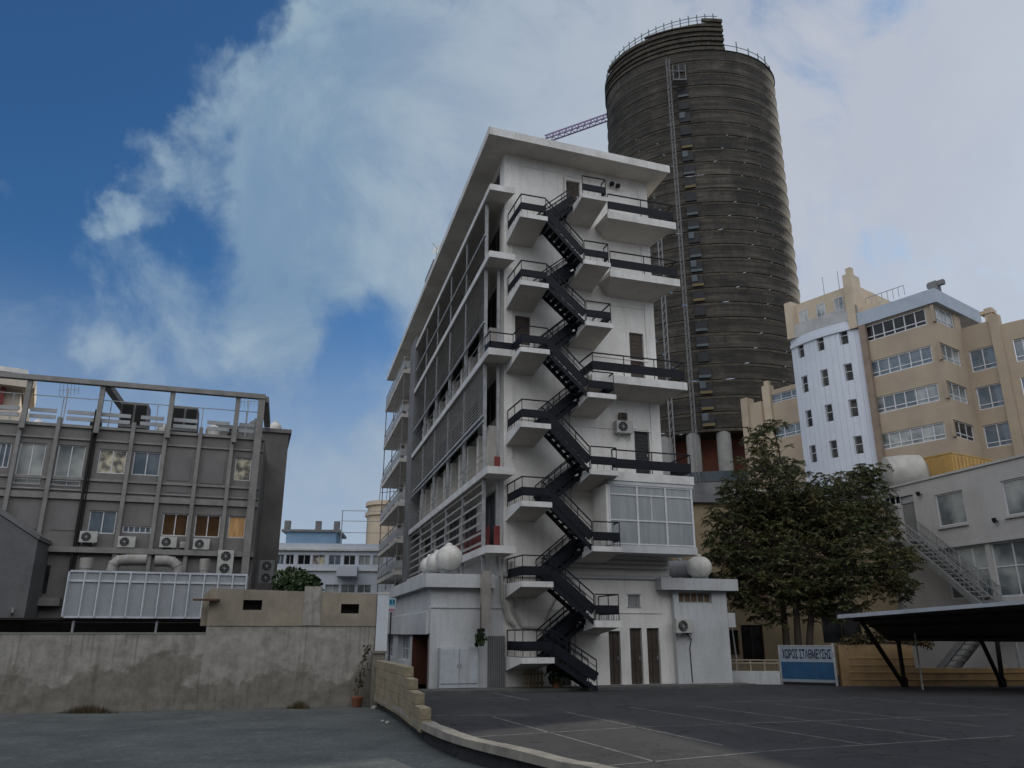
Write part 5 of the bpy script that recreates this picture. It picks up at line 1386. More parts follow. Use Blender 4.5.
m = MB(); m.box(LW, l3, lu0-.11, -6, .6, -.35, z3); m.box(LW, l3-.1, l3+.7, -.3, .85, -.3, z3+.7); m.build_each('stepped_wing', tan, lw_)

# ================================================================== WHITE BUILDING right with stair
pw = atY(905, 540, 44.0); WB = Fr((pw.x,pw.y), 165)
wb = thing('white_two_storey_building', (pw.x+1,pw.y,0), 'white two-storey building with large grey windows at the right edge', 'building')
zr_ = WB.px(905, 486.5)[1]; zrB = WB.px(1020, 456)[1]; zr_ = (zr_+zrB)/2
uW0 = WB.px(876, 520)[0]; 
wwin = [WB.rect(936.5,492,965,525.5), WB.rect(1003,479,1040,514)]
wwin[1] = (wwin[1][0], wwin[1][1], wwin[0][2], wwin[0][3])
zl1 = WB.px(944, 549)[1]; zl0 = WB.px(950, 575)[1]
lowin = [(WB.px(946,570)[0], WB.px(988,565)[0], zl0-1.2, zl1), (WB.px(993,565)[0], WB.px(1060,560)[0], zl0-1.2, zl1)]
wdo = WB.rect(902.5, 495, 916, 541); zfl = wdo[2]
sw_ = [WB.px(878,503)[0], WB.px(900,500)[0], WB.px(890,506)[1], WB.px(890,497)[1]]
sw2 = [WB.px(882,520)[0], WB.px(900,520)[0], WB.px(890,530)[1], WB.px(890,508)[1]]
uEnd = 52
m = MB(); m.wall(WB, uW0, uEnd, 0, zr_, [list(w) for w in wwin]+[list(w) for w in lowin]+[list(wdo), sw_, sw2], depth=.25)
m.quad(WB.P(uW0,0,0),WB.P(uW0,-12,0),WB.P(uW0,-12,zr_),WB.P(uW0,0,zr_)); m.quad(WB.P(uW0,0,zr_-.05),WB.P(uEnd,0,zr_-.05),WB.P(uEnd,-12,zr_-.05),WB.P(uW0,-12,zr_-.05)); m.quad(WB.P(uEnd,0,0),WB.P(uEnd,-12,0),WB.P(uEnd,-12,zr_),WB.P(uEnd,0,zr_))
m.build('wall', wbw, wb)
m = MB(); m.box(WB, uW0-.1, uEnd, -.3, .08, zr_+.002, zr_+.12); m.box(WB, uW0, uEnd, .003, .10, zl1+.02, zl1+.12); m.build('coping', wbw, wb)
for w in wwin: 
    window(WB, *w, wb, w=-.12, nu=1, pm=g_grey, t=.07)
    s_ = MB(); s_.box(WB, w[0]-.08, w[1]+.08, .003, .10, w[2]-.12, w[2]-.003); s_.build('window_sill', wbw, wb)
for w in lowin: window(WB, *w, wb, w=-.15, nu=3, rows=(.55,), pm=g_grey, t=.07)
window(WB, *sw_, wb, w=-.12, nu=4, pm=g_dark); window(WB, *sw2, wb, w=-.12, nu=2, pm=g_grey)
m = MB(); m.box(WB, wdo[0]+.03, wdo[1]-.03, -.15, -.10, wdo[2], wdo[3]-.45); do = m.build('door', surf('grey_door', (.20,.20,.20), (.16,.16,.16)), wb)
m = MB(); m.box(WB, wdo[1]-.16, wdo[1]-.12, -.1, -.05, wdo[2]+1, wdo[2]+1.15); m.build('handle', steel, do)
m = MB(); m.box(WB, wdo[0]+.03, wdo[1]-.03, -.14, -.10, wdo[3]-.4, wdo[3]-.03); m.build('transom_louvre', postm, wb)
# balustraded landing + metal stair
fs = thing('metal_staircase', WB.P(2,1,zfl-3), 'grey metal staircase descending along the white building to the right', 'staircase')
ue = WB.px(985, 608, 1.2)[0]; ze = WB.px(985, 608, 1.2)[1]
ust = wdo[1]+.15; P = WB.P
m = MB(); m.box(WB, uW0-.5, ust, .003, 1.3, zfl-.18, zfl-.02); m.build('landing', steel, fs)
zbt = 0.0; uend = ust+(ue-ust)*1.0; slope = (ze-zfl)/(uend-ust)
umid = uend; zmid = ze
m = MB()
for w in (.15, 1.2): m.bar(P(ust,w,zfl-.1), P(umid,w,zmid-.1), .08, .32)
fl_ = m.build('stair_flight', steel, fs)
m = MB(); n = 16
for k in range(n):
    t = (k+.5)/n; u = ust+(umid-ust)*t; z = zfl+(zmid-zfl)*t; m.box(WB, u-.13, u+.13, .2, 1.15, z-.05, z)
m.build('treads', steel, fl_)
m = MB()
for w in (.15, 1.2):
    for h in (.55, 1.0): m.bar(P(ust,w,zfl+h), P(umid,w,zmid+h), .04)
    for k in range(20): t = k/19; u = ust+(umid-ust)*t; z = zfl+(zmid-zfl)*t; m.bar(P(u,w,z), P(u,w,z+1.0), .022)
m.build('handrail', steel, fl_)
m = MB()
for h in (.3,.55,.8,1.05): m.bar(P(uW0-.5,1.28,zfl+h), P(ust,1.28,zfl+h), .035)
for k in range(12): u = uW0-.5+(ust-uW0+.5)*k/11; m.bar(P(u,1.28,zfl), P(u,1.28,zfl+1.05), .03)
m.build('landing_guard', steel, fs)
m = MB(); m.box(WB, umid, umid+1.4, .1, 1.25, zmid-.2, zmid-.05); m.bar(P(umid+1.3,.2,0),P(umid+1.3,.2,zmid-.2),.1); m.bar(P(umid+1.3,1.15,0),P(umid+1.3,1.15,zmid-.2),.1); m.bar(P(umid+.1,1.25,zmid+.95),P(umid+1.4,1.25,zmid+.95),.04)
m.bar(P(uW0-.3,1.2,0),P(uW0-.3,1.2,zfl-.2),.1)
m.build_each('lower_landing', steel, fs)
m = MB()   # returning lower flight
for w in (1.35, 2.3): m.bar(P(umid+1.2,w,zmid-.1), P(umid-2.6,w,.15), .08, .3)
l2 = m.build('stair_flight', steel, fs)
m = MB()
for k in range(13): t = (k+.5)/13; m.box(WB, umid+1.2-3.8*t-.13, umid+1.2-3.8*t+.13, 1.4, 2.25, zmid*(1-t)-.02, zmid*(1-t)+.03)
m.build('treads', steel, l2)
for (x, y, lb) in ((921.5,494.5,'small black wall lamp right of the upper grey door'),(998,521,'small black wall lamp between the two large grey windows')):
    u, z = WB.px(x, y); t = thing('wall_lamp', WB.P(u,.0,z), lb, 'wall lamp', 'wall lamps on the white building')
    m = MB(); m.lathe(WB.P(u,.22,z), [(-.1,.06),(0,.1),(.12,.11),(.14,.04)], n=12); m.build('lamp_head', black, t)
    m = MB(); m.bar(WB.P(u,.0,z), WB.P(u,.2,z), .04); m.build('bracket', black, t)
# roof: tarpaulined tank and yellow container
c = atY(905, 475, 49.5)
tt = thing('covered_tank', (c.x,c.y,zr_), 'pale bulky round tank under a torn cover on the white roof', 'tank')
m = MB(); pr_ = [(-1.0,.1),(-.98,.75),(-.85,.98),(0,1.05),(.75,1.02),(.95,.8),(1.0,.1)]
m.lathe((c.x,c.y,max(c.z,zr_+1.0)), [(a*1.25, b_*1.2) for a, b_ in pr_], axis=Vector((1,-.15,.05)), n=26)
o = m.build('shell', surf('tarpaulin', (.40,.39,.36), (.30,.29,.27), bump=.6, scale=1.5), tt, smooth=True)
for v in o.data.vertices: v.co += Vector((1,1,1))*0+noise.noise_vector(v.co*1.7)*.10
m = MB(); m.hexa([Vector((c.x+.9,c.y-.6,zr_+1.9)),Vector((c.x+1.7,c.y-.5,zr_+1.0)),Vector((c.x+1.7,c.y+.5,zr_+1.0)),Vector((c.x+.9,c.y+.5,zr_+1.9)),Vector((c.x+.85,c.y-.6,zr_+2.0)),Vector((c.x+1.8,c.y-.5,zr_+1.05)),Vector((c.x+1.8,c.y+.5,zr_+1.05)),Vector((c.x+.85,c.y+.5,zr_+2.0))]); m.build('loose_flap', surf('tarpaulin', (.4,.39,.36)), tt)
p = atY(955, 474, 47.0); YF1 = Fr((p.x,p.y), 60); YF2 = Fr((p.x,p.y), 150)
yc = thing('yellow_container', (p.x,p.y,zr_), 'bright yellow box container sitting on the white building roof', 'container')
zy = YF1.px(955, 454)[1]; l1 = YF1.px(986, 462)[0]; l2_ = -YF2.px(928, 466)[0] if YF2.px(928,466)[0] < 0 else 3
m = MB(); P = YF1.P; m.box(YF1, 0, 4.4, -2.0, 0, zr_+.15, zy); 
m.build('body', yellm, yc, bevel=.02)
m = MB()
for k in range(11): u = .2+k*(4.4-.4)/10; m.box(YF1, u-.04, u+.04, .002, .05, zr_+.2, zy-.1)
for k in range(5): m.box(YF1, -.05, -.002, -.3-k*.36, -.22-k*.36, zr_+.2, zy-.1)
m.box(YF1, -.03, 4.4+.03, -2.03, .03, zy+.001, zy+.08); m.build('rib', yellm, yc)
m = MB(); m.box(YF1, .3, .6, -1.8, -.2, zr_-.02, zr_+.149); m.box(YF1, 3.4, 3.7, -1.8, -.2, zr_-.02, zr_+.149); m.build('skid', greyc, yc)

# ================================================================== BEIGE BUILDING behind the tree
p = atY(696, 640, 44.0); BF = Fr((p.x,p.y), 86)
bb = thing('beige_building', (p.x+5,p.y,0), 'old beige building with shuttered openings behind the tree', 'building')
zb1 = BF.px(700, 503)[1]; ub1 = BF.px(880, 600)[0]
bw_ = [BF.rect(742,625,764,662), BF.rect(728,630,739,655)]
bw2 = [(7,9.2,1.6,3.6),(10.5,12,.1,2.6),(2.2,3.4,5.0,6.8),(8,9.4,5,6.8)]
allw = [list(x) for x in bw_]+[list(x) for x in bw2[:1]+bw2[2:]]
m = MB(); m.wall(BF, -1, ub1+1, 0, zb1, allw, depth=.25); m.quad(BF.P(-1,0,0),BF.P(-1,-9,0),BF.P(-1,-9,zb1),BF.P(-1,0,zb1)); m.quad(BF.P(-1,0,zb1),BF.P(ub1+1,0,zb1),BF.P(ub1+1,-9,zb1),BF.P(-1,-9,zb1)); m.build('wall', beige, bb)
for a in allw: window(BF, *a, bb, w=-.15, nu=2, pm=g_dark, fm=brown)
m = MB(); P = BF.P; m.hexa([P(-1.3,-9,zb1+.002),P(ub1+1,-9,zb1+.002),P(ub1+1,.3,zb1+.002),P(-1.3,.3,zb1+.002),P(-1.3,-9,zb1+.25),P(ub1+1,-9,zb1+1.2),P(ub1+1,.3,zb1+1.2),P(-1.3,.3,zb1+.25)]); m.build('roof', greyc, bb)
m = MB(); m.box(BF, -1, 4, .003, .2, 4.3, 4.5); m.tube([BF.P(-.5,.1,5.0),BF.P(3,.1,5.6)], .05, 6); m.build_each('ledge', beige, bb)
tk(741, 494, 9.5, 45.5, 'white round tank on the beige roof half hidden by the tree', .8, Vector((.8,.5,0)))

# low white fence wall + rails
p0 = onz(724, 684); p1 = onz(781, 684.5); fa_ = math.degrees(math.atan2(p1.x-p0.x, p1.y-p0.y)); LFc = Fr((p0.x,p0.y), fa_); ll = (p1-p0).length
fn = thing('railing_fence', LFc.P(ll/2,0,0), 'low white wall topped by a thin cream railing beside the parking sign', 'fence')
zf1 = LFc.px(750, 671)[1]; zf2 = LFc.px(750, 660)[1]
m = MB(); m.box(LFc, 0, ll, -.15, 0, 0, zf1); m.build('low_wall', podw, fn)
m = MB()
for z in (zf2, (zf1+zf2)/2+.1): m.bar(LFc.P(0,-.07,z), LFc.P(ll,-.07,z), .05)
for k in range(5): m.bar(LFc.P(ll*k/4,-.07,zf1), LFc.P(ll*k/4,-.07,zf2), .05)
for k in range(34): m.bar(LFc.P(ll*k/33,-.07,zf1), LFc.P(ll*k/33,-.07,zf2-.08), .014)
m.build('rail', surf('cream_rail', (.34,.30,.22)), fn)
m = MB(); m.bar(LFc.P(ll*.3,-.3,0), LFc.P(ll*.22,-.3,3.0), .05); tag(m.build('pole', surf('pole_grey', (.3,.3,.3))), 'thin leaning grey pole standing behind the cream railing', 'pole')

# parking sign
s0 = onz(781.5, 684.5); s1v = onz(838.5, 686); sa_ = math.degrees(math.atan2(s1v.x-s0.x, s1v.y-s0.y)); PS = Fr((s0.x,s0.y), sa_); pl_ = (s1v-s0).length
ps = thing('parking_sign', PS.P(pl_/2,0,0), 'blue and white parking sign board with dark Greek lettering', 'sign')
zt_ = PS.px(783, 646)[1]
m = MB(); m.box(PS, .04, pl_-.04, -.04, 0, .12, zt_); m.build('board', surf('sign_pale', (.25,.29,.34), (.21,.25,.29), streak=.25, rough=.6), ps)
zb0, zb1_ = PS.px(810,680.5)[1], PS.px(810,662)[1]
m = MB(); m.box(PS, .06, pl_-.06, .002, .008, zb0+.05, zb1_); m.build('blue_band', blues, ps)
m = MB(); m.box(PS, .0, .07, -.06, .02, 0, zt_+.03); m.box(PS, pl_-.09, pl_, -.06, .02, 0, zt_+.12); m.box(PS, .07, pl_-.09, -.05, .012, zt_, zt_+.04); m.build('frame', postm, ps)
cu_ = bpy.data.curves.new('lettering', 'FONT'); cu_.body = 'ΧΩΡΟΣ ΣΤΑΘΜΕΥΣΗΣ'; cu_.size = .42; cu_.extrude = .004; cu_.align_x = 'CENTER'; cu_.offset = .012
to = bpy.data.objects.new('lettering_tmp', cu_); COL.objects.link(to)
bpy.context.view_layer.update()
dg = bpy.context.evaluated_depsgraph_get(); me = bpy.data.meshes.new_from_object(to.evaluated_get(dg)); bpy.data.objects.remove(to)
xs = [v.co.x for v in me.vertices]; ys = [v.co.y for v in me.vertices]; sx = (pl_-.3)/(max(xs)-min(xs)); xm = (max(xs)+min(xs))/2; hy = max(ys)-min(ys); ym = min(ys); sy = (zt_-zb1_)*.62/hy
zl_c = zb1_+(zt_-zb1_)*.20
for v in me.vertices:
    x, y, z = v.co; q_ = PS.P(pl_/2+(x-xm)*sx, .004+z, zl_c+(y-ym)*sy); v.co = q_-Vector(ps.location)
me.materials.clear(); me.materials.append(surf('sign_text', (.012,.02,.05), rough=.6)); lo_ = bpy.data.objects.new('lettering', me); COL.objects.link(lo_); lo_.parent = ps

# yellow boundary wall right of the sign
y0_ = onz(840, 686); y1_ = onz(918, 686); YW = Fr((y0_.x,y0_.y), math.degrees(math.atan2(y1_.x-y0_.x, y1_.y-y0_.y))); yl = (y1_-y0_).length
yw = thing('yellow_boundary_wall', YW.P(3,0,0), 'ochre rendered boundary wall behind the carport posts, stepped lower at right', 'wall')
zy1 = YW.px(880, 645)[1]; zy2 = YW.px(960, 668)[1]
m = MB(); m.box(YW, .12, yl, -.25, 0, 0, zy1); m.box(YW, yl+.001, yl+12, -.25, -.02, 0, zy2); 
m.build('wall', yell, yw)
m = MB()
for k in range(4): m.box(YW, .5, yl+12 if k < 2 else yl, .003, .02, .25+k*.28, .28+k*.28)
m.build('rail_strip', surf('yellow_strip', (.40,.27,.12)), yw)
hd = thing('dry_ivy', YW.P(2,-.2,zy1), 'heap of dry brown ivy growing over the top of the ochre wall', 'ivy')
m = MB()
for k in range(22): leaves(m, YW.P(.5+k*.17,-.2+random.uniform(-.2,.1),zy1+.12+.38*math.sin(PI*k/22)*random.uniform(.4,1)), .28, 90, .13)
foliage('leaves', m, leaf_dry, hd)
m = MB(); m.tube([YW.P(.5,-.3,0), YW.P(.9,-.32,zy1-.2), YW.P(2,-.2,zy1+.1), YW.P(3.8,-.2,zy1+.05)], .04, 6); m.build('stem', bark, hd)

# carport
cp_ = thing('carport', (20, 33.5, 0), 'cantilevered carport canopy with dark underside on slanting steel posts', 'carport')
FL = atY(838, 618, 31.0); FRr = atY(1024, 603.5, 28.5)
dirc = (FRr-FL); FRr = FL+dirc*1.6
def backpt(t): 
    q_ = FL+(FRr-FL)*t; return q_
BLp = Vector((19.2, 35.6, 1.9)); 
BL0 = atY(888, 640, 34.6); BR0 = atY(1024, 641, 33.6); BR0 = BL0+(BR0-BL0)*1.9
m = MB(); ns = 10; ncv = 24
def cpt(s_, t):   # s along length, t from front (0) to back (1)
    A = FL+(FRr-FL)*s_; B = BL0+(BR0-BL0)*s_
    q_ = A+(B-A)*t; q_.z += .55*math.sin(PI*t)*.55; return q_
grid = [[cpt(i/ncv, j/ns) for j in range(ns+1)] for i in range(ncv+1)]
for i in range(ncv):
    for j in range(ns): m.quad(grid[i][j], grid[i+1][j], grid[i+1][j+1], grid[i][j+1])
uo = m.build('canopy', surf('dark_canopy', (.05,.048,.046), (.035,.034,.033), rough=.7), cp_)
md = uo.modifiers.new('thick', 'SOLIDIFY'); md.thickness = .04
m = MB()
for i in range(ncv): m.bar(grid[i][0]+Vector((0,0,.05)), grid[i+1][0]+Vector((0,0,.05)), .08, .14)
for j in range(ns): m.bar(grid[0][j]+Vector((0,0,.03)), grid[0][j+1]+Vector((0,0,.03)), .07, .10)
m.build('edge_trim', surf('pale_trim', (.30,.33,.38), rough=.5), cp_)
m = MB()
for i in range(ncv):
    for j in (3, 6, 9): m.bar(grid[i][j]-Vector((0,0,.08)), grid[i+1][j]-Vector((0,0,.08)), .06)
m.build('purlin', black, cp_)
for (bx_, tops_) in ((905, ((862,622,.25),(897,632,.7))), (1003, ((981,640,.45),(997,640,.8)))):
    b0 = onz(bx_, 687); 
    m = MB()
    for (tx, ty, dpt) in tops_:
        q_ = atY(tx, ty, 32.0 if dpt < .5 else 34.2); m.bar(b0, q_, .13)
    m.bar(b0, b0+Vector((0,0,.35)), .22); m.build('post', black, cp_)
for bx_ in (1090,):
    b0 = onz(bx_, 687); m = MB(); m.bar(b0, b0+Vector((-.9,-2,2.6)), .13); m.bar(b0, b0+Vector((-.1,0,2.2)), .13); m.build('post', black, cp_)
# service pole
m = MB(); q_ = onz(923, 690, 0); m.bar(q_, q_+Vector((0,0,2.1)), .05); tag(m.build('pole', postm), 'slim grey pole standing under the left end of the carport', 'pole')

# ================================================================== TREE
tb_ = onz(797, 684.5); tb_ = Vector((tb_.x*1.04, tb_.y*1.04, 0))
tr = thing('street_tree', tb_, 'broad multi-stemmed leafy tree with browning foliage behind the parking sign', 'tree')
Yt = tb_.y
lobes = [(770,470,34),(760,445,18),(748,505,28),(735,540,30),(760,530,36),(790,505,38),(825,515,36),(850,500,30),(845,545,38),(880,525,24),(885,565,26),(800,560,42),(760,575,34),(742,590,22),(840,590,30),(890,582,20),(720,560,18),(725,515,18),(868,480,22),(806,592,24),(735,485,16),(905,560,12),(775,430,12),(812,500,26),(808,535,30),(770,612,18),(826,612,18),(900,590,10),(712,580,10)]
crown_m = MB(); br_m = MB()
stems = []
for k, (dx, topx, topy) in enumerate(((-.35,772,520),(0.05,800,505),(.5,845,520))):
    top = atY(topx, topy, Yt+random.uniform(-.6,.6)); b0 = Vector((tb_.x+dx, tb_.y, 0))
    pth = []
    for q in range(9):
        t = q/8; p = b0.lerp(top, t); p.x += .12*math.sin(5*t+k)-(1-t)*t*(top.x-b0.x)*.8; p.y += .1*math.cos(4*t+k); pth.append(p)
    br_m.tube(pth, [.19*(1-.72*q/8) for q in range(9)], 9); stems.append(pth)
for (x, y, r_px) in lobes:
    for rep in range(2 if r_px > 20 else 1):
        Yc = Yt+random.uniform(-1,1)*r_px*.045; c = atY(x+random.uniform(-4,4), y+random.uniform(-4,4), Yc); rad = r_px*Yt/F*1.04
        st = min(stems, key=lambda s_: min((p-c).length for p in s_)); p0 = min(st[3:], key=lambda p: (p-c).length+abs(p.z-c.z+1.2)*.6)
        mid_ = (p0+c)/2+Vector((random.uniform(-.3,.3), random.uniform(-.3,.3), .25))
        br_m.tube([p0, mid_, c], [.075,.045,.015], 6)
        nb = int(21*rad*rad)+8
        for _ in range(nb):
            d_ = Vector((random.gauss(0,1), random.gauss(0,1), random.gauss(0,.85))); d_.normalize(); e = c+d_*rad*random.random()**.4
            br_m.tube([c.lerp(e,.1), c.lerp(e,.55)+Vector((0,0,.08)), e], [.018,.011,.004], 4, False)
            # compound drooping sprays
            for s_ in range(5):
                a0 = random.uniform(0, 2*PI); dr_ = Vector((math.cos(a0), math.sin(a0), random.uniform(-.35,.45))).normalized(); ln_ = random.uniform(.22,.42)
                for q in range(9):
                    t = (q+1)/9; pc_ = e+dr_*ln_*t+Vector((0,0,-.14*t*t)); sidev = dr_.cross(Vector((random.uniform(-.3,.3),random.uniform(-.3,.3),1))).normalized()
                    for sg_ in (-1,1):
                        a_ = (sidev*sg_+dr_*.6+Vector((0,0,-.15+random.uniform(-.4,.4)))).normalized(); L2 = random.uniform(.08,.13); b2 = (a_.cross(dr_).normalized()+Vector((random.uniform(-1,1),random.uniform(-1,1),random.uniform(-1,1)))).normalized()*L2*.26+Vector((0,0,random.uniform(-.01,.01)))
                        i = len(crown_m.v); crown_m.v += [pc_, pc_+a_*L2*.5+b2, pc_+a_*L2, pc_+a_*L2*.5-b2]; crown_m.f.append((i,i+1,i+2,i+3))
foliage('crown', crown_m, leaf_tree, tr)
br_m.build('trunk', bark, tr, smooth=True)
print('leaves', len(crown_m.f))

# ================================================================== unseen block added behind the viewpoint to darken the lot and low walls
OPF = Fr((0,-17), -90)
op = thing('added_shade_block', (0,-20,-.35), 'long grey-rendered block added unseen behind the viewpoint to shade the lot', 'building')
m = MB(); ow = [[-44+k*4.4, -42+k*4.4, 2+j*3.2, 3.6+j*3.2] for k in range(20) for j in range(7)]
m.wall(OPF, -46, 46, -.35, 26.5, ow, depth=.25); m.quad(OPF.P(-46,0,26.5),OPF.P(46,0,26.5),OPF.P(46,-12,26.5),OPF.P(-46,-12,26.5)); m.quad(OPF.P(-46,-12,-.35),OPF.P(46,-12,-.35),OPF.P(46,-12,26.5),OPF.P(-46,-12,26.5))
m.build('wall', greyc, op)
# ================================================================== CAMERA, LIGHT, SKY
cam = bpy.data.cameras.new('camera'); cam.sensor_width = 36; cam.lens = F/1024*36; cam.clip_end = 4000; cam.clip_start = .1
co = bpy.data.objects.new('camera', cam); COL.objects.link(co); co.location = (0,0,H); co.rotation_euler = (R(90)+PITCH, 0, 0); scene.camera = co
SUN_AZ, SUN_EL = 52.0, 21.0      # azimuth from +Y towards +X
sd3 = Vector((math.sin(R(SUN_AZ))*math.cos(R(SUN_EL)), math.cos(R(SUN_AZ))*math.cos(R(SUN_EL)), math.sin(R(SUN_EL))))
sl_ = bpy.data.lights.new('sun', 'SUN'); sl_.energy = 3.2; sl_.angle = R(.6); sl_.color = (1,.90,.76)
so = bpy.data.objects.new('sun', sl_); COL.objects.link(so); so.rotation_euler = (-sd3).to_track_quat('-Z','Y').to_euler(); so.location = (30,20,60)
w = bpy.data.worlds.new('World'); scene.world = w; w.use_nodes = True; nt = w.node_tree; nt.nodes.clear(); L = nt.links.new
out = N(nt, 'ShaderNodeOutputWorld'); bg = N(nt, 'ShaderNodeBackground'); L(bg.outputs[0], out.inputs[0]); bg.inputs['Strength'].default_value = .115
sky = N(nt, 'ShaderNodeTexSky'); sky.sky_type = 'NISHITA'; sky.sun_disc = False; sky.sun_elevation = R(SUN_EL); sky.sun_rotation = R(SUN_AZ); sky.air_density = 1.0; sky.dust_density = 1.6; sky.ozone_density = 3.0
tcn = N(nt, 'ShaderNodeTexCoord')
def M(op, a, b_=None, c_=None, clamp=False):
    n = N(nt, 'ShaderNodeMath', operation=op); n.use_clamp = clamp
    for i, v in enumerate((a, b_, c_)):
        if v is None: continue
        if isinstance(v, (int, float)): n.inputs[i].default_value = v
        else: L(v, n.inputs[i])
    return n.outputs[0]
def noi(scale, det=8, rough=.6, dist=0, off=(0,0,0), sc=(1,1,1)):
    mp = N(nt, 'ShaderNodeMapping'); mp.inputs['Location'].default_value = off; mp.inputs['Scale'].default_value = sc; L(tcn.outputs['Generated'], mp.inputs['Vector'])
    n = N(nt, 'ShaderNodeTexNoise'); n.inputs['Scale'].default_value = scale; n.inputs['Detail'].default_value = det; n.inputs['Roughness'].default_value = rough; n.inputs['Distortion'].default_value = dist
    L(mp.outputs[0], n.inputs['Vector']); return n.outputs['Fac']
blobs = [(210,90,70,.30),(240,180,90,.45),(190,150,60,.35),(200,330,120,.2),(430,60,170,1.0),(330,130,110,.65),(300,50,75,.6),(480,200,200,.85),(330,250,120,.6),(290,330,60,.3),(700,80,300,1.2),(900,250,330,1.2),(980,330,260,.8),(1000,100,240,.8),(780,500,250,1.0),(450,400,120,.45),(130,175,55,.42),(85,195,38,.4),(105,85,40,.34),(40,330,90,.42),(100,350,50,.25),(1100,50,300,.9),(600,700,500,.25),(330,520,170,.30)]
holes = [(70,20,150,.55),(560,100,60,.25),(380,350,70,.3),(250,20,60,.5),(1000,10,100,.35)]
wn = N(nt, 'ShaderNodeTexNoise'); wn.inputs['Scale'].default_value = 4.2; wn.inputs['Detail'].default_value = 9; wn.inputs['Roughness'].default_value = .6; L(tcn.outputs['Generated'], wn.inputs['Vector'])
w1 = N(nt, 'ShaderNodeVectorMath', operation='SUBTRACT'); L(wn.outputs['Color'], w1.inputs[0]); w1.inputs[1].default_value = (.5,.5,.5)
w2 = N(nt, 'ShaderNodeVectorMath', operation='SCALE'); L(w1.outputs[0], w2.inputs[0]); w2.inputs['Scale'].default_value = .30
w3 = N(nt, 'ShaderNodeVectorMath', operation='ADD'); L(tcn.outputs['Generated'], w3.inputs[0]); L(w2.outputs[0], w3.inputs[1])
w4 = N(nt, 'ShaderNodeVectorMath', operation='NORMALIZE'); L(w3.outputs[0], w4.inputs[0]); WD = w4.outputs[0]
acc = None
for sgn, lst in ((1, blobs), (-1, holes)):
    for (x, y, r_, wt) in lst:
        d_ = ray(x, y).normalized(); e = ray(x+r_, y).normalized(); cr_ = d_.dot(e)
        vm = N(nt, 'ShaderNodeVectorMath', operation='DOT_PRODUCT'); L(WD, vm.inputs[0]); vm.inputs[1].default_value = d_
        mr = N(nt, 'ShaderNodeMapRange', interpolation_type='SMOOTHSTEP'); L(vm.outputs['Value'], mr.inputs['Value']); mr.inputs['From Min'].default_value = cr_; mr.inputs['From Max'].default_value = 1-(1-cr_)*.10; mr.inputs['To Max'].default_value = wt*sgn
        acc = mr.outputs[0] if acc is None else M('ADD', acc, mr.outputs[0])
for d_, wt, c0, c1 in ((Vector((.2,-.85,.5)), 1.3, .05, .75), (Vector((-.75,-.45,.45)), .9, .45, .9), (Vector((.9,.0,.5)), 1.0, .5, .9)):  # cloud cover added outside the view as neutral fill light
    vm = N(nt, 'ShaderNodeVectorMath', operation='DOT_PRODUCT'); L(WD, vm.inputs[0]); vm.inputs[1].default_value = d_.normalized()
    mr = N(nt, 'ShaderNodeMapRange', interpolation_type='SMOOTHSTEP'); L(vm.outputs['Value'], mr.inputs['Value']); mr.inputs['From Min'].default_value = c0; mr.inputs['From Max'].default_value = c1; mr.inputs['To Max'].default_value = wt
    acc = M('ADD', acc, mr.outputs[0])
n_a = noi(6.5, 13, .62, .35, (3.1,1.7,.4)); n_b = noi(2.1, 6, .5, .2, (7.3,2.2,5))
dens = M('ADD', M('MINIMUM', acc, 1.12), M('MULTIPLY', M('SUBTRACT', n_a, .5), 2.9)); dens = M('ADD', dens, M('MULTIPLY', M('SUBTRACT', n_b, .5), .7))
al = N(nt, 'ShaderNodeMapRange', interpolation_type='SMOOTHSTEP'); L(dens, al.inputs['Value']); al.inputs['From Min'].default_value = .02; al.inputs['From Max'].default_value = 1.08; al.inputs['To Max'].default_value = .92
# cloud brightness: thicker parts greyer, sun side brighter
n_c = noi(4.6, 12, .6, .5, (1.2,9.1,2.5)); sh_ = N(nt, 'ShaderNodeMapRange', interpolation_type='SMOOTHSTEP'); L(n_c, sh_.inputs['Value']); sh_.inputs['From Min'].default_value = .36; sh_.inputs['From Max'].default_value = .64
cc = N(nt, 'ShaderNodeMix', data_type='RGBA'); L(sh_.outputs[0], cc.inputs['Factor']); cc.inputs['A'].default_value = (1.75,2.75,4.0,1); cc.inputs['B'].default_value = (3.0,4.0,4.8,1)
vm = N(nt, 'ShaderNodeVectorMath', operation='DOT_PRODUCT'); L(tcn.outputs['Generated'], vm.inputs[0]); vm.inputs[1].default_value = sd3
sb = N(nt, 'ShaderNodeMapRange'); L(vm.outputs['Value'], sb.inputs['Value']); sb.inputs['From Min'].default_value = .50; sb.inputs['From Max'].default_value = .88; 
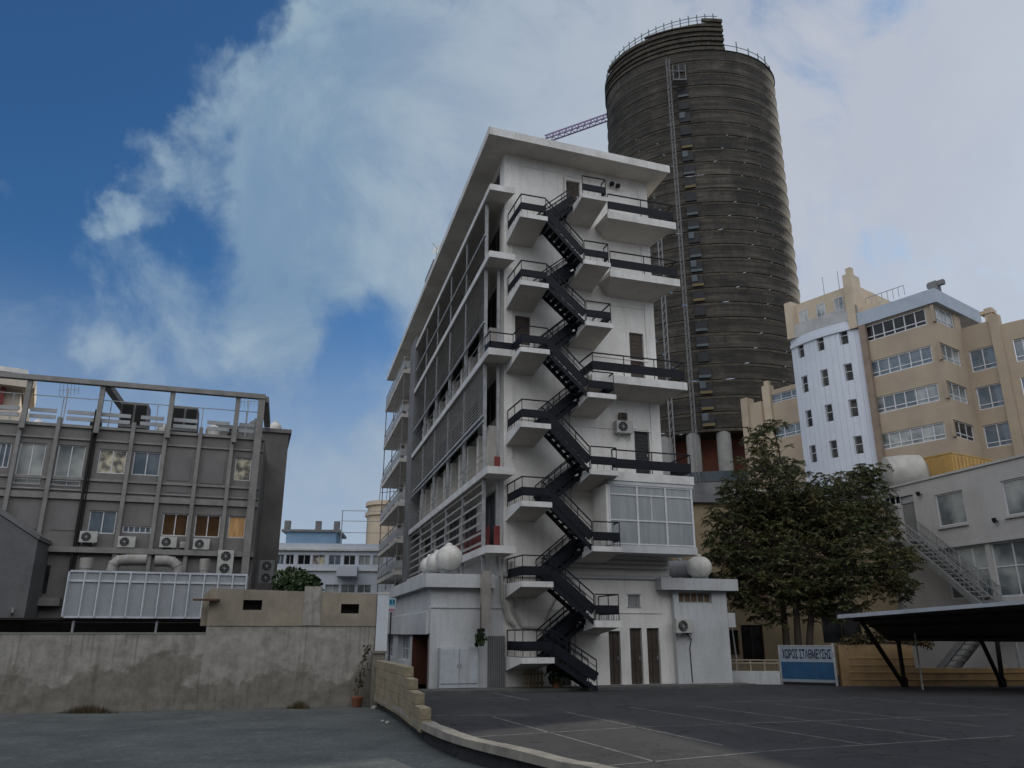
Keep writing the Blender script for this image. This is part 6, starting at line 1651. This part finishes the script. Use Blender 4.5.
wc = N(nt, 'ShaderNodeMix', data_type='RGBA'); wc.inputs['B'].default_value = (5.2,5.2,5.7,1); L(M('MULTIPLY', sb.outputs[0], .75), wc.inputs['Factor']); L(cc.outputs['Result'], wc.inputs['A'])
sk = N(nt, 'ShaderNodeMix', data_type='RGBA', blend_type='MULTIPLY'); sk.inputs['Factor'].default_value = 1; L(sky.outputs[0], sk.inputs['A']); sk.inputs['B'].default_value = (.36,.68,.95,1)
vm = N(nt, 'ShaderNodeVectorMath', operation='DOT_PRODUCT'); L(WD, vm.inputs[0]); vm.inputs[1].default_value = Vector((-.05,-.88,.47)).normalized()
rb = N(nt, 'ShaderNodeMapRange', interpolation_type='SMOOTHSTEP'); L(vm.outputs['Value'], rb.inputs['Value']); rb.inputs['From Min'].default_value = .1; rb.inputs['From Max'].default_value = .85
wr = N(nt, 'ShaderNodeMix', data_type='RGBA'); wr.inputs['B'].default_value = (15.4,15.6,16.0,1); L(rb.outputs[0], wr.inputs['Factor']); L(wc.outputs['Result'], wr.inputs['A']); wc = wr  # unseen rear cloud made far brighter, added to light the facades
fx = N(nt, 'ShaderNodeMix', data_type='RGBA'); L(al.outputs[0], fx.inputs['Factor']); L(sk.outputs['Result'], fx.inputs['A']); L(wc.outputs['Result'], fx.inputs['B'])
sx = N(nt, 'ShaderNodeSeparateXYZ'); L(tcn.outputs['Generated'], sx.inputs[0])
hz = N(nt, 'ShaderNodeMapRange', interpolation_type='SMOOTHSTEP'); L(sx.outputs['Z'], hz.inputs['Value']); hz.inputs['From Min'].default_value = .42; hz.inputs['From Max'].default_value = .06; hz.inputs['To Max'].default_value = .85
hx = N(nt, 'ShaderNodeMix', data_type='RGBA'); L(hz.outputs[0], hx.inputs['Factor']); L(fx.outputs['Result'], hx.inputs['A']); hx.inputs['B'].default_value = (3.5,4.1,5.0,1)
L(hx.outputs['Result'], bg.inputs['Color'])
scene.view_settings.view_transform = 'Standard'; scene.view_settings.look = 'None'; scene.view_settings.gamma = 1; scene.view_settings.exposure = -.05
scene.render.engine = 'CYCLES'; scene.cycles.max_bounces = 6
scene.render.resolution_x = 1024; scene.render.resolution_y = 768
